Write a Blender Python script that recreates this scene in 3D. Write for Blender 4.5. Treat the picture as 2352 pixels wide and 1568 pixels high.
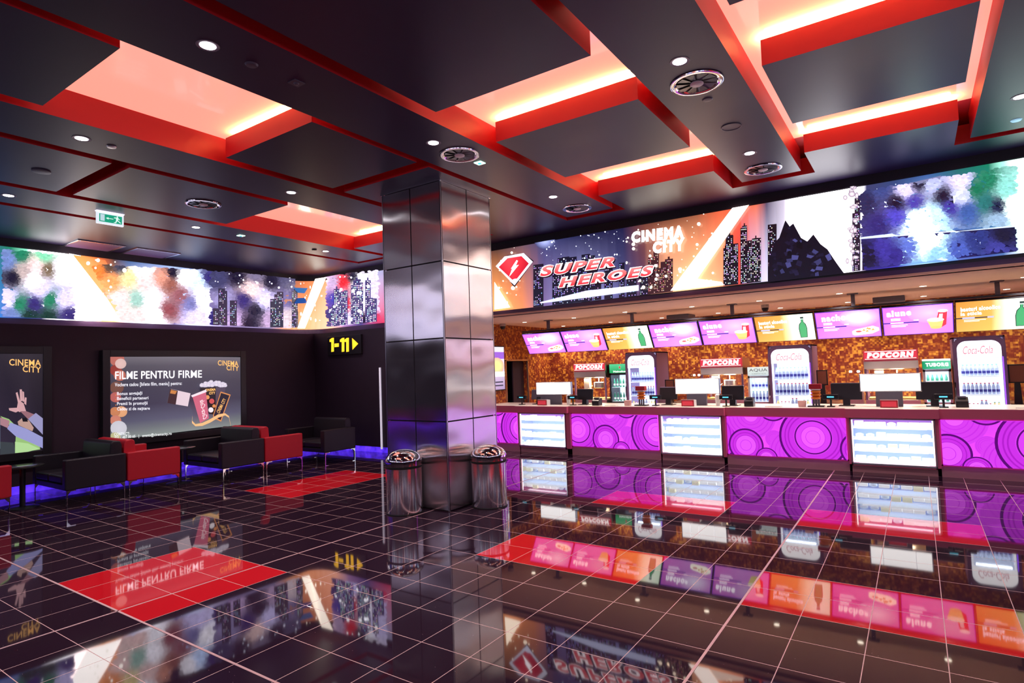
import bpy, math, random
from mathutils import Vector, Matrix
for o in list(bpy.data.objects): bpy.data.objects.remove(o, do_unlink=True)
scene = bpy.context.scene
col = scene.collection
T = 0.4                       # one floor tile = 0.4 m ; "tile units" are used for the architecture
PI = math.pi

# ------------------------------------------------------------------ camera
FPX = 1355.03
YAW, PIT, ROL = -0.59899, 0.0471239, -0.034383
CX, CY, CZ = 2.86, -11.154, 4.358
CAMF = Vector((math.sin(YAW)*math.cos(PIT), math.cos(YAW)*math.cos(PIT), math.sin(PIT)))
_r = Vector((math.cos(YAW), -math.sin(YAW), 0)); _u = _r.cross(CAMF)
CAMR = _r*math.cos(ROL) + _u*math.sin(ROL); CAMU = -_r*math.sin(ROL) + _u*math.cos(ROL)
cam = bpy.data.cameras.new('camera'); camo = bpy.data.objects.new('camera', cam); col.objects.link(camo)
cam.sensor_fit = 'HORIZONTAL'; cam.sensor_width = 36.0; cam.lens = FPX/2352*36.0; cam.clip_start = .05; cam.clip_end = 100
camo.matrix_world = Matrix(((CAMR.x, CAMU.x, -CAMF.x, CX*T), (CAMR.y, CAMU.y, -CAMF.y, CY*T), (CAMR.z, CAMU.z, -CAMF.z, CZ*T), (0, 0, 0, 1)))
scene.camera = camo

# ------------------------------------------------------------------ world, exposure
w = bpy.data.worlds.new('world'); scene.world = w; w.use_nodes = True
w.node_tree.nodes['Background'].inputs[0].default_value = (.03, .02, .05, 1)
w.node_tree.nodes['Background'].inputs[1].default_value = .3
vs = scene.view_settings
vs.view_transform = 'Standard'; vs.look = 'None'; vs.gamma = 1; vs.use_curve_mapping = False; vs.exposure = 0.0

def lampdata(kind, name, power, color, size=.1, sizey=None, spread=None, spot=None, blend=.6):
    l = bpy.data.lights.new(name, kind); l.energy = power; l.color = color
    if kind == 'AREA':
        l.size = size
        if sizey: l.shape = 'RECTANGLE'; l.size_y = sizey
        if spread: l.spread = spread
    else: l.shadow_soft_size = size
    if spot: l.spot_size = spot; l.spot_blend = blend
    return l

# large area lights of the place: the luminous ceiling coves (led tape behind the red fascias)
LED_COL = (1.0, .74, .26)
# (x0, x1, y) in tiles: tape lying on the ledge behind each fascia
for x0, x1, y, p in ((-6.1, -2.2, 1.78, 45), (-6.15, -2.3, 8.25, 45), (.6, 4.0, 1.98, 45), (.55, 4.0, 8.3, 45), (-12.5, -9.0, -2.1, 16), (-19.2, -15.5, 8.25, 32), (-12.5, -9.0, 2.04, .8)):
    l = bpy.data.objects.new('led_tape_light', lampdata('AREA', 'led_tape_light', p, LED_COL, (x1-x0)*T, .02))
    l.location = ((x0+x1)/2*T, (y+.06)*T, 11.07*T); l.rotation_euler = (PI, 0, 0); col.objects.link(l)

# ------------------------------------------------------------------ small library
def s2l(c): return c/12.92 if c <= .04045 else ((c+.055)/1.055)**2.4
def C(r, g, b, k=1.0): return (s2l(r/255)*k, s2l(g/255)*k, s2l(b/255)*k)
def tag(o, label=None, cat=None, group=None, kind=None):
    if label: o['label'] = label
    if cat: o['category'] = cat
    if group: o['group'] = group
    if kind: o['kind'] = kind
    return o
def empty(name, loc=(0, 0, 0), rz=0, label=None, cat=None, group=None):
    o = bpy.data.objects.new(name, None); col.objects.link(o); o.location = loc; o.rotation_euler = (0, 0, rz); o.empty_display_size = .1
    return tag(o, label, cat, group)
def copy_tree(o, parent=None):
    c = o.copy(); col.objects.link(c)
    if parent is not None: c.parent = parent
    for ch in list(o.children): copy_tree(ch, c)
    return c

def mat(name, color=(.5, .5, .5), rough=.5, metal=0, spec=.5, emit=None, estr=0, coat=0, alpha=1, trans=0, ior=1.5, aniso=0):
    m = bpy.data.materials.new(name); m.use_nodes = True
    b = m.node_tree.nodes['Principled BSDF']
    b.inputs['Base Color'].default_value = (*color, 1); b.inputs['Roughness'].default_value = rough; b.inputs['Metallic'].default_value = metal
    b.inputs['Specular IOR Level'].default_value = spec; b.inputs['IOR'].default_value = ior
    b.inputs['Coat Weight'].default_value = coat; b.inputs['Transmission Weight'].default_value = trans; b.inputs['Anisotropic'].default_value = aniso
    if aniso:
        tn = m.node_tree.nodes.new('ShaderNodeTangent'); tn.direction_type = 'RADIAL'; tn.axis = 'Z'; m.node_tree.links.new(tn.outputs[0], b.inputs['Tangent'])
    if emit: b.inputs['Emission Color'].default_value = (*emit, 1); b.inputs['Emission Strength'].default_value = estr
    b.inputs['Alpha'].default_value = alpha
    return m
def noisy(m, scale=40, amt=.15, bump=.0, stretch=None):
    nt = m.node_tree; b = nt.nodes['Principled BSDF']
    tc = nt.nodes.new('ShaderNodeTexCoord'); n = nt.nodes.new('ShaderNodeTexNoise'); n.inputs['Scale'].default_value = scale; n.inputs['Detail'].default_value = 3
    src = tc.outputs['Object']
    if stretch:
        mp = nt.nodes.new('ShaderNodeMapping'); mp.inputs['Scale'].default_value = stretch; nt.links.new(src, mp.inputs[0]); src = mp.outputs[0]
    nt.links.new(src, n.inputs['Vector'])
    mr = nt.nodes.new('ShaderNodeMapRange'); mr.inputs[3].default_value = 1-amt; mr.inputs[4].default_value = 1+amt; nt.links.new(n.outputs[0], mr.inputs[0])
    mx = nt.nodes.new('ShaderNodeVectorMath'); mx.operation = 'SCALE'; mx.inputs[0].default_value = b.inputs['Base Color'].default_value[:3]
    nt.links.new(mr.outputs[0], mx.inputs['Scale']); nt.links.new(mx.outputs[0], b.inputs['Base Color'])
    if bump:
        bp = nt.nodes.new('ShaderNodeBump'); bp.inputs['Strength'].default_value = bump; bp.inputs['Distance'].default_value = .002
        nt.links.new(n.outputs[0], bp.inputs['Height']); nt.links.new(bp.outputs[0], b.inputs['Normal'])
    return m

class MB:
    def __init__(s): s.v = []; s.f = []; s.m = []; s.c = None
    def add(s, vs, fs, mi=0):
        n = len(s.v); s.v += [tuple(v) for v in vs]
        for f in fs: s.f.append(tuple(n+i for i in f)); s.m.append(mi)
        return s
    def box(s, x0, x1, y0, y1, z0, z1, mi=0):
        v = [(x, y, z) for z in (z0, z1) for y in (y0, y1) for x in (x0, x1)]
        return s.add(v, [(0, 2, 3, 1), (4, 5, 7, 6), (0, 1, 5, 4), (2, 6, 7, 3), (0, 4, 6, 2), (1, 3, 7, 5)], mi)
    def boxm(s, x0, x1, y0, y1, z0, z1, bot, side):      # different material below
        v = [(x, y, z) for z in (z0, z1) for y in (y0, y1) for x in (x0, x1)]
        s.add(v, [(0, 2, 3, 1)], bot); s.add(v, [(4, 5, 7, 6), (0, 1, 5, 4), (2, 6, 7, 3), (0, 4, 6, 2), (1, 3, 7, 5)], side); return s
    def tbox(s, x0, x1, y0, y1, z0, z1, mi=0): return s.box(x0*T, x1*T, y0*T, y1*T, z0*T, z1*T, mi)
    def lathe(s, prof, n=32, cx=0, cy=0, mi=0, cap=True):
        vs = []; fs = []
        for r, z in prof:
            for i in range(n):
                a = 2*PI*i/n; vs.append((cx+r*math.cos(a), cy+r*math.sin(a), z))
        for k in range(len(prof)-1):
            for i in range(n):
                j = (i+1) % n; fs.append((k*n+i, k*n+j, (k+1)*n+j, (k+1)*n+i))
        if cap:
            fs.append(tuple(range(n-1, -1, -1))); fs.append(tuple((len(prof)-1)*n+i for i in range(n)))
        return s.add(vs, fs, mi)
    def cyl(s, r, z0, z1, cx=0, cy=0, n=24, mi=0): return s.lathe([(r, z0), (r, z1)], n, cx, cy, mi)
    def tube(s, pts, r, n=8, mi=0):
        rings = []
        pts = [Vector(p) for p in pts]
        for i, p in enumerate(pts):
            d = (pts[min(i+1, len(pts)-1)]-pts[max(i-1, 0)]).normalized()
            a = d.cross(Vector((0, 0, 1)));
            if a.length < 1e-3: a = Vector((1, 0, 0))
            a.normalize(); b = d.cross(a)
            rings.append([p+a*r*math.cos(2*PI*k/n)+b*r*math.sin(2*PI*k/n) for k in range(n)])
        vs = [q for R in rings for q in R]; fs = []
        for i in range(len(rings)-1):
            for k in range(n):
                j = (k+1) % n; fs.append((i*n+k, i*n+j, (i+1)*n+j, (i+1)*n+k))
        fs.append(tuple(range(n-1, -1, -1))); fs.append(tuple((len(rings)-1)*n+i for i in range(n)))
        return s.add(vs, fs, mi)
    def prism(s, pts, a0, a1, axis='x', mi=0):           # polygon extruded along an axis; pts = 2-D in the other two axes
        n = len(pts); mk = {'x': lambda t, p: (t, p[0], p[1]), 'y': lambda t, p: (p[0], t, p[1]), 'z': lambda t, p: (p[0], p[1], t)}[axis]
        vs = [mk(a0, p) for p in pts]+[mk(a1, p) for p in pts]
        fs = [tuple(range(n)), tuple(range(2*n-1, n-1, -1))]+[(i, i+n, (i+1) % n+n, (i+1) % n) for i in range(n)]
        return s.add(vs, fs, mi)
    def build(s, name, mats, parent=None, bevel=0, smooth=False, fix=True, seg=2):
        me = bpy.data.meshes.new(name); me.from_pydata(s.v, [], s.f)
        if not isinstance(mats, (list, tuple)): mats = [mats]
        for m in mats: me.materials.append(m)
        me.polygons.foreach_set('material_index', s.m)
        if fix:
            import bmesh
            bm = bmesh.new(); bm.from_mesh(me); bmesh.ops.recalc_face_normals(bm, faces=bm.faces); bm.to_mesh(me); bm.free()
        if smooth:
            me.polygons.foreach_set('use_smooth', [True]*len(me.polygons))
            try: me.set_sharp_from_angle(angle=math.radians(40))
            except Exception: pass
        me.update()
        o = bpy.data.objects.new(name, me); col.objects.link(o)
        if parent is not None: o.parent = parent
        if bevel:
            b = o.modifiers.new('bevel', 'BEVEL'); b.width = bevel; b.segments = seg; b.limit_method = 'ANGLE'
            if smooth is False:
                me.polygons.foreach_set('use_smooth', [True]*len(me.polygons)); b.harden_normals = True
        return o
def struct(o): o['kind'] = 'structure'; return o

# photograph pixel -> point (in tiles) on a plane of the place
def ray(px, py): return CAMR*((px-1176)/FPX) + CAMU*(-(py-784)/FPX) + CAMF
def onp(px, py, ax, v):
    d = ray(px, py); c = (CX, CY, CZ); s = (v-c[ax])/d[ax]; return Vector((CX+s*d.x, CY+s*d.y, CZ+s*d.z))

# ------------------------------------------------------------------ artwork: flat coloured shapes of prints and screens
_txt = {}
def text_geo(t, bold=0.0, shear=0.0):
    k = (t, bold, shear)
    if k in _txt: return _txt[k]
    cu = bpy.data.curves.new('t', 'FONT'); cu.body = t; cu.offset = bold; cu.space_character = 1.0+bold*3.6; cu.shear = shear; cu.resolution_u = 3
    ob = bpy.data.objects.new('t', cu); col.objects.link(ob); bpy.context.view_layer.update()
    me = bpy.data.meshes.new_from_object(ob.evaluated_get(bpy.context.evaluated_depsgraph_get()))
    vs = [(v.co.x, v.co.y) for v in me.vertices]; fs = [tuple(p.vertices) for p in me.polygons]
    bpy.data.objects.remove(ob); bpy.data.curves.remove(cu); bpy.data.meshes.remove(me)
    x0 = min(v[0] for v in vs); x1 = max(v[0] for v in vs); y0 = min(v[1] for v in vs); y1 = max(v[1] for v in vs)
    vs = [((x-x0)/(x1-x0), (y-y0)/(y1-y0)) for x, y in vs]
    _txt[k] = (vs, fs); return _txt[k]
def clip(poly, cols, box):
    x0, y0, x1, y1 = box
    pts = [(p[0], p[1], c) for p, c in zip(poly, cols)]
    for ax, lim, sg in ((0, x0, 1), (0, x1, -1), (1, y0, 1), (1, y1, -1)):
        out = []
        for i in range(len(pts)):
            a = pts[i-1]; b = pts[i]; ia = (a[ax]-lim)*sg >= -1e-9; ib = (b[ax]-lim)*sg >= -1e-9
            if ia != ib:
                t = (lim-a[ax])/(b[ax]-a[ax]); out.append((a[0]+t*(b[0]-a[0]), a[1]+t*(b[1]-a[1]), tuple(a[2][k]+t*(b[2][k]-a[2][k]) for k in range(3))))
            if ib: out.append(b)
        pts = out
        if not pts: break
    return pts
class Art:
    def __init__(s, mp, box=None): s.mp = mp; s.v = []; s.f = []; s.c = []; s.L = 0; s.box = box; s.down = False
    def poly(s, pts, c, new=True):
        if new: s.L += 1
        cols = c if isinstance(c[0], (tuple, list)) else [c]*len(pts)
        if s.box:
            q = clip(pts, cols, s.box)
            if len(q) < 3: return s
            pts = [(a, b) for a, b, _ in q]; cols = [k for _, _, k in q]
        n = len(s.v)
        for p, k in zip(pts, cols): s.v.append(tuple(s.mp(p[0], p[1], s.L))); s.c.append(k)
        s.f.append(tuple(range(n, n+len(pts)))); return s
    def rect(s, x0, y0, x1, y1, c, new=True): return s.poly([(x0, y0), (x1, y0), (x1, y1), (x0, y1)], c, new)
    def hgrad(s, stops, top, bot, step=1):       # stops: (x, topcolor, botcolor); top(x), bot(x) give the edges
        s.L += 1
        for (xa, ta, ba), (xb, tb, bb) in zip(stops[:-1], stops[1:]):
            n = max(1, int(math.ceil(abs(xb-xa)/step)))
            for i in range(n):
                a, b = i/n, (i+1)/n; X0 = xa+(xb-xa)*a; X1 = xa+(xb-xa)*b
                lp = lambda p, q, t: tuple(p[k]+(q[k]-p[k])*t for k in range(3))
                s.poly([(X0, top(X0)), (X1, top(X1)), (X1, bot(X1)), (X0, bot(X0))], [lp(ta, tb, a), lp(ta, tb, b), lp(ba, bb, b), lp(ba, bb, a)], False)
        return s
    def disc(s, x, y, rx, ry, c, c2=None, n=12, new=True):
        if new: s.L += 1
        c2 = c2 or c
        for i in range(n):
            a, b = 2*PI*i/n, 2*PI*(i+1)/n
            s.poly([(x, y), (x+rx*math.cos(a), y+ry*math.sin(a)), (x+rx*math.cos(b), y+ry*math.sin(b))], [c, c2, c2], False)
        return s
    def ring(s, x, y, r0, r1, c, n=40, ky=1, new=True):
        if new: s.L += 1
        for i in range(n):
            a, b = 2*PI*i/n, 2*PI*(i+1)/n
            s.poly([(x+r0*math.cos(a), y+ky*r0*math.sin(a)), (x+r1*math.cos(a), y+ky*r1*math.sin(a)), (x+r1*math.cos(b), y+ky*r1*math.sin(b)), (x+r0*math.cos(b), y+ky*r0*math.sin(b))], c, False)
        return s
    def text(s, t, quad, c, bold=0.0, shear=0.0, c2=None):    # quad: bottom-left, bottom-right, top-right, top-left
        vs, fs = text_geo(t, bold, shear); s.L += 1
        q = quad; c2 = c2 or c
        def P(u, v): return tuple((1-v)*((1-u)*q[0][k]+u*q[1][k])+v*((1-u)*q[3][k]+u*q[2][k]) for k in (0, 1))
        for f in fs:
            s.poly([P(*vs[i]) for i in f], [tuple(c[k]+(c2[k]-c[k])*vs[i][1] for k in range(3)) for i in f], False)
        return s
    def build(s, name, m, parent=None):
        me = bpy.data.meshes.new(name); me.from_pydata(s.v, [], s.f); me.materials.append(m)
        ca = me.color_attributes.new('Col', 'FLOAT_COLOR', 'POINT')
        flat = []
        for c in s.c: flat += [c[0], c[1], c[2], 1.0]
        ca.data.foreach_set('color', flat); me.update()
        o = bpy.data.objects.new(name, me); col.objects.link(o)
        if parent is not None: o.parent = parent
        return o
def artmat(name, emit, rough=.25, base=.3, samp='AUTO'):
    m = bpy.data.materials.new(name); m.use_nodes = True; nt = m.node_tree; b = nt.nodes['Principled BSDF']
    a = nt.nodes.new('ShaderNodeVertexColor'); a.layer_name = 'Col'
    sc = nt.nodes.new('ShaderNodeVectorMath'); sc.operation = 'SCALE'; sc.inputs['Scale'].default_value = base
    nt.links.new(a.outputs[0], sc.inputs[0]); nt.links.new(sc.outputs[0], b.inputs['Base Color'])
    nt.links.new(a.outputs[0], b.inputs['Emission Color']); b.inputs['Emission Strength'].default_value = emit; b.inputs['Roughness'].default_value = rough
    try: m.cycles.emission_sampling = samp
    except Exception: pass
    return m
def flatmap(ax, v, sign, eps=.0012):
    def mp(px, py, L):
        p = onp(px, py, ax, v)*T; p[ax] += sign*eps*L; return p
    return mp
def quadmap(bl, br, tr, tl, eps=.0008):
    bl, br, tr, tl = map(Vector, (bl, br, tr, tl)); n = (br-bl).cross(tl-bl).normalized()
    return lambda u, v, L: (1-v)*((1-u)*bl+u*br)+v*((1-u)*tl+u*tr)+n*eps*L

# ------------------------------------------------------------------ materials
M = {}
M['black_ceiling'] = noisy(mat('black_ceiling', (.028, .014, .062), .38), 3, .15)
M['red_paint'] = mat('red_paint', (.62, .01, .02), .45)
M['wall_dark'] = noisy(mat('wall_dark', (.030, .014, .034), .6), 5, .12)
M['mullion'] = mat('mullion', (.03, .025, .035), .35)
M['frame_black'] = mat('frame_black', (.02, .018, .024), .3)
M['chrome'] = mat('chrome', (.86, .84, .86), .06, 1)
M['bin_chrome'] = mat('bin_chrome', (.92, .88, .90), .17, 1, aniso=.8)
M['bin_chrome'].node_tree.nodes['Principled BSDF'].inputs['Anisotropic Rotation'].default_value = .25
M['satin_metal'] = mat('satin_metal', (.7, .7, .75), .28, 1)
M['trim_metal'] = mat('trim_metal', (.8, .78, .85), .2, 1)
M['black_leather'] = noisy(mat('black_leather', (.012, .008, .016), .45), 120, .2, .1)
M['red_leather'] = noisy(mat('red_leather', (.62, .012, .03), .45), 120, .08, .1)
M['table_black'] = mat('table_black', (.03, .035, .035), .18, coat=.3)
M['black_plastic'] = mat('black_plastic', (.014, .013, .02), .3)
M['grey_plastic'] = mat('grey_plastic', (.12, .11, .16), .4)
M['white_plastic'] = mat('white_plastic', (.8, .8, .82), .4)
M['purple_metal'] = mat('purple_metal', (.24, .14, .30), .35, .1)
M['burgundy'] = mat('burgundy', (.80, .17, .30), .38, coat=.15)
M['worktop'] = mat('worktop', (.9, .84, .82), .3)
M['kick'] = noisy(mat('kick', (.62, .30, .34), .36, .25), 4, .1)
M['soffit'] = noisy(mat('soffit', (.93, .60, .42), .8), 3, .05)
M['glass'] = mat('glass', (.95, .97, 1), .02, trans=1, ior=1.1)
M['clear_plastic'] = mat('clear_plastic', (.95, .97, 1), .05, trans=1, ior=1.15)
M['rubber'] = mat('rubber', (.01, .01, .01), .6)
M['dark_recess'] = mat('dark_recess', (.02, .012, .02), .7)
M['hot_red'] = mat('hot_red', (.5, .02, .03), .4, emit=C(200, 60, 80), estr=.55)
M['orange_plastic'] = mat('orange_plastic', (.75, .22, .04), .35)
M['red_plastic'] = mat('red_plastic', (.45, .02, .04), .35)
M['pink_paper'] = mat('pink_paper', (.8, .5, .5), .6)
M['lamp_white'] = mat('lamp_white', (1, 1, 1), .4, emit=(1, .95, 1), estr=9)
M['lamp_warm'] = mat('lamp_warm', (1, 1, 1), .4, emit=(1, .88, .7), estr=7)
M['lightbox'] = mat('lightbox', (1, 1, 1), .4, emit=(1, 1, 1), estr=2.2)
M['fridge_back'] = mat('fridge_back', (.7, .75, .85), .5, emit=(.72, .82, 1.0), estr=1.0)  # fridge light painted into the back panel as emission
M['case_back'] = mat('case_back', (.25, .3, .5), .3, emit=(.3, .4, .8), estr=.6)  # bluish case glow painted in; the panel is no lamp
M['fridge_white'] = mat('fridge_white', (.9, .92, 1), .4, emit=(.95, .97, 1.0), estr=1.5)
M['shelf_lit'] = mat('shelf_lit', (.8, .85, .95), .4, emit=(.85, .93, 1.0), estr=.7)  # shelves carry the case and fridge light in their own colour
M['led_violet'] = mat('led_violet', (.2, .1, .8), .4, emit=(.25, .06, 1.0), estr=2.2)
M['cyan_text'] = mat('cyan_text', (.1, .5, .6), .4, emit=(.1, .6, .8), estr=1.2)
M['art_screen'] = artmat('art_screen', 1.25)
M['art_band'] = artmat('art_band', 1.3)
M['art_poster'] = artmat('art_poster', 1.0, .2)
M['art_small'] = artmat('art_small', 1.0, .3, .3, 'NONE')
M['art_print'] = artmat('art_print', 0.0, .35, 1.0)

def brushed():
    m = mat('brushed_steel', (.90, .87, .90), .3, 1, aniso=.95); nt = m.node_tree; b = nt.nodes['Principled BSDF']
    tc = nt.nodes.new('ShaderNodeTexCoord')
    mp = nt.nodes.new('ShaderNodeMapping'); mp.inputs['Scale'].default_value = (.4, .4, 90); nt.links.new(tc.outputs['Object'], mp.inputs[0])
    n = nt.nodes.new('ShaderNodeTexNoise'); n.inputs['Scale'].default_value = 2.5; n.inputs['Detail'].default_value = 2; nt.links.new(mp.outputs[0], n.inputs['Vector'])
    mr = nt.nodes.new('ShaderNodeMapRange'); mr.inputs[3].default_value = .19; mr.inputs[4].default_value = .25; nt.links.new(n.outputs[0], mr.inputs[0]); nt.links.new(mr.outputs[0], b.inputs['Roughness'])
    mp2 = nt.nodes.new('ShaderNodeMapping'); mp2.inputs['Scale'].default_value = (1.1, 1.1, 1.6); nt.links.new(tc.outputs['Object'], mp2.inputs[0])
    n2 = nt.nodes.new('ShaderNodeTexNoise'); n2.inputs['Scale'].default_value = 1.0; n2.inputs['Detail'].default_value = 1; nt.links.new(mp2.outputs[0], n2.inputs['Vector'])
    bp = nt.nodes.new('ShaderNodeBump'); bp.inputs['Strength'].default_value = .6; bp.inputs['Distance'].default_value = .05
    nt.links.new(n2.outputs[0], bp.inputs['Height']); nt.links.new(bp.outputs[0], b.inputs['Normal'])
    return m
M['brushed'] = brushed()

def tile_mat(name, base, sparkle):
    m = mat(name, base, .045, ior=1.62, coat=.0); nt = m.node_tree; b = nt.nodes['Principled BSDF']; N = nt.nodes; Lk = nt.links
    tc = N.new('ShaderNodeTexCoord'); dv = N.new('ShaderNodeVectorMath'); dv.operation = 'SCALE'; dv.inputs['Scale'].default_value = 1/T; Lk.new(tc.outputs['Object'], dv.inputs[0])
    fr = N.new('ShaderNodeVectorMath'); fr.operation = 'FRACTION'; Lk.new(dv.outputs[0], fr.inputs[0])
    sb = N.new('ShaderNodeVectorMath'); sb.operation = 'SUBTRACT'; sb.inputs[1].default_value = (.5, .5, .5); Lk.new(fr.outputs[0], sb.inputs[0])
    ab = N.new('ShaderNodeVectorMath'); ab.operation = 'ABSOLUTE'; Lk.new(sb.outputs[0], ab.inputs[0])
    sx = N.new('ShaderNodeSeparateXYZ'); Lk.new(ab.outputs[0], sx.inputs[0])
    mx = N.new('ShaderNodeMath'); mx.operation = 'MAXIMUM'; Lk.new(sx.outputs[0], mx.inputs[0]); Lk.new(sx.outputs[1], mx.inputs[1])
    gt = N.new('ShaderNodeMath'); gt.operation = 'GREATER_THAN'; gt.inputs[1].default_value = .5-.0062; Lk.new(mx.outputs[0], gt.inputs[0])
    # glittering chips
    vo = N.new('ShaderNodeTexVoronoi'); vo.inputs['Scale'].default_value = 30; Lk.new(tc.outputs['Object'], vo.inputs['Vector'])
    lt = N.new('ShaderNodeMath'); lt.operation = 'LESS_THAN'; lt.inputs[1].default_value = .045; Lk.new(vo.outputs['Distance'], lt.inputs[0])
    sp = N.new('ShaderNodeSeparateXYZ'); Lk.new(vo.outputs['Color'], sp.inputs[0])
    g2 = N.new('ShaderNodeMath'); g2.operation = 'GREATER_THAN'; g2.inputs[1].default_value = .82; Lk.new(sp.outputs[0], g2.inputs[0])
    ml = N.new('ShaderNodeMath'); ml.operation = 'MULTIPLY'; Lk.new(lt.outputs[0], ml.inputs[0]); Lk.new(g2.outputs[0], ml.inputs[1])
    n = N.new('ShaderNodeTexNoise'); n.inputs['Scale'].default_value = 400; Lk.new(tc.outputs['Object'], n.inputs['Vector'])
    m0 = N.new('ShaderNodeMix'); m0.data_type = 'RGBA'; m0.inputs['A'].default_value = (*[c*.75 for c in base], 1); m0.inputs['B'].default_value = (*[c*1.3 for c in base], 1); Lk.new(n.outputs[0], m0.inputs['Factor'])
    m1 = N.new('ShaderNodeMix'); m1.data_type = 'RGBA'; m1.inputs['B'].default_value = (*sparkle, 1); Lk.new(ml.outputs[0], m1.inputs['Factor']); Lk.new(m0.outputs['Result'], m1.inputs['A'])
    m2 = N.new('ShaderNodeMix'); m2.data_type = 'RGBA'; m2.inputs['B'].default_value = (.86, .56, .54, 1); Lk.new(gt.outputs[0], m2.inputs['Factor']); Lk.new(m1.outputs['Result'], m2.inputs['A'])
    Lk.new(m2.outputs['Result'], b.inputs['Base Color'])
    r = N.new('ShaderNodeMapRange'); r.inputs[3].default_value = .035; r.inputs[4].default_value = .6; Lk.new(gt.outputs[0], r.inputs[0]); Lk.new(r.outputs[0], b.inputs['Roughness'])
    bp = N.new('ShaderNodeBump'); bp.inputs['Strength'].default_value = .5; bp.inputs['Distance'].default_value = -.001; Lk.new(gt.outputs[0], bp.inputs['Height']); Lk.new(bp.outputs[0], b.inputs['Normal'])
    return m
M['tile_black'] = tile_mat('tile_black', (.030, .013, .027), (.9, .75, .7))
M['tile_red'] = tile_mat('tile_red', (.78, .014, .026), (.9, .4, .3))

def mosaic():
    m = mat('mosaic', (.5, .2, .05), .4); nt = m.node_tree; b = nt.nodes['Principled BSDF']; N = nt.nodes; Lk = nt.links
    tc = N.new('ShaderNodeTexCoord'); outs = []
    for sz, off in ((28.0, 0), (13.0, 7.3)):
        sc = N.new('ShaderNodeVectorMath'); sc.operation = 'SCALE'; sc.inputs['Scale'].default_value = sz; Lk.new(tc.outputs['Object'], sc.inputs[0])
        ad = N.new('ShaderNodeVectorMath'); ad.operation = 'ADD'; ad.inputs[1].default_value = (off+.31, off+.37, off+.13); Lk.new(sc.outputs[0], ad.inputs[0])
        fl = N.new('ShaderNodeVectorMath'); fl.operation = 'FLOOR'; Lk.new(ad.outputs[0], fl.inputs[0])
        wn = N.new('ShaderNodeTexWhiteNoise'); wn.noise_dimensions = '3D'; Lk.new(fl.outputs[0], wn.inputs['Vector']); outs.append(wn.outputs['Value'])
    mx = N.new('ShaderNodeMath'); mx.operation = 'MULTIPLY_ADD'; mx.inputs[1].default_value = .55; Lk.new(outs[0], mx.inputs[0])
    m2 = N.new('ShaderNodeMath'); m2.operation = 'MULTIPLY'; m2.inputs[1].default_value = .45; Lk.new(outs[1], m2.inputs[0]); Lk.new(m2.outputs[0], mx.inputs[2])
    cr = N.new('ShaderNodeValToRGB'); e = cr.color_ramp; e.elements[0].position = .2; e.elements[0].color = (*C(128, 46, 40), 1); e.elements[1].position = .85; e.elements[1].color = (*C(232, 170, 72), 1)
    for p, c in ((.42, C(140, 60, 42)), (.58, C(172, 92, 48)), (.7, C(200, 128, 56))):
        q = e.elements.new(p); q.color = (*c, 1)
    Lk.new(mx.outputs[0], cr.inputs[0]); Lk.new(cr.outputs[0], b.inputs['Base Color'])
    return m
M['mosaic'] = mosaic()
def membrane():      # stretch ceiling of the coves, its led glow painted in as emission
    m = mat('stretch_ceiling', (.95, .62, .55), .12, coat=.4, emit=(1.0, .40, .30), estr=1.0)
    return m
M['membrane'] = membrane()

# ------------------------------------------------------------------ the setting: floor
b = MB(); RED = [(0, 4, 0, 2), (-6, -2, 0, 2), (-13, -9, -6, -3), (0, 4, 6, 8), (-6, -2, 6, 8), (-19, -16, 2, 7), (6, 10, 0, 2), (6, 10, 6, 8)]
def isred(i, j): return any(a <= i < c and d <= j < e for a, c, d, e in RED)
for i in range(-32, 14):
    for j in range(-20, 26):
        b.add([(i*T, j*T, 0), ((i+1)*T, j*T, 0), ((i+1)*T, (j+1)*T, 0), (i*T, (j+1)*T, 0)], [(0, 1, 2, 3)], 1 if isred(i, j) else 0)
struct(b.build('floor', [M['tile_black'], M['tile_red']], fix=False))
M['joint'] = mat('joint', (.85, .55, .55), .4, .3)
for n, (x0, x1, y0, y1) in enumerate(((-.02, .02, -20, 14.95), (-10.02, -9.98, -20, 14.95), (-26, 13, -6.02, -5.98))):
    struct(MB().tbox(x0, x1, y0, y1, 0, .004).build('trim_%d' % (n+1), M['joint']))

# ------------------------------------------------------------------ ceiling
Z0 = 10.5
def board(rects, h, name='ceiling'):
    b = MB()
    for x0, x1, y0, y1 in rects: b.boxm(x0*T, x1*T, y0*T, y1*T, Z0*T, (Z0+h)*T, 0, 1)
    return struct(b.build(name, [M['black_ceiling'], M['red_paint']]))
YN = -19
for r in ((4.48, 6.7, YN, 10.02), (-1.74, .1, YN, 9.94), (-8.62, -6.6, YN, 9.98), (-15.05, -13.08, YN, 10.1), (-21.95, -19.8, YN, 10.58)): board([r], .74)
for r in ((-6.2, -2.12, -9.5, -.75), (-6.18, -2.12, 1.65, 5.46), (.54, 4.13, -9.5, -.74), (.54, 4.13, 1.84, 5.56), (-12.68, -8.9, YN, -6.38), (-12.65, -8.88, -2.22, 1.42), (-19.42, -15.42, YN, -3.95), (-19.4, -15.4, -3.5, 1.65),
          (-6.2, -2.12, YN, -12), (.54, 4.13, YN, -12)): board([r], .55)
board([(-28.3, -22.32, YN, 12.25), (-22.32, -19.4, 10.93, 12.25), (-19.4, 7.05, 10.44, 12.25), (7.05, 13, YN, 12.25),
       (-19.4, -15.42, 8.1, 10.44), (-12.7, -8.88, 1.93, 10.44), (-6.26, -2.18, 8.06, 10.44), (.45, 4.13, 8.16, 10.44)], .55)
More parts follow.
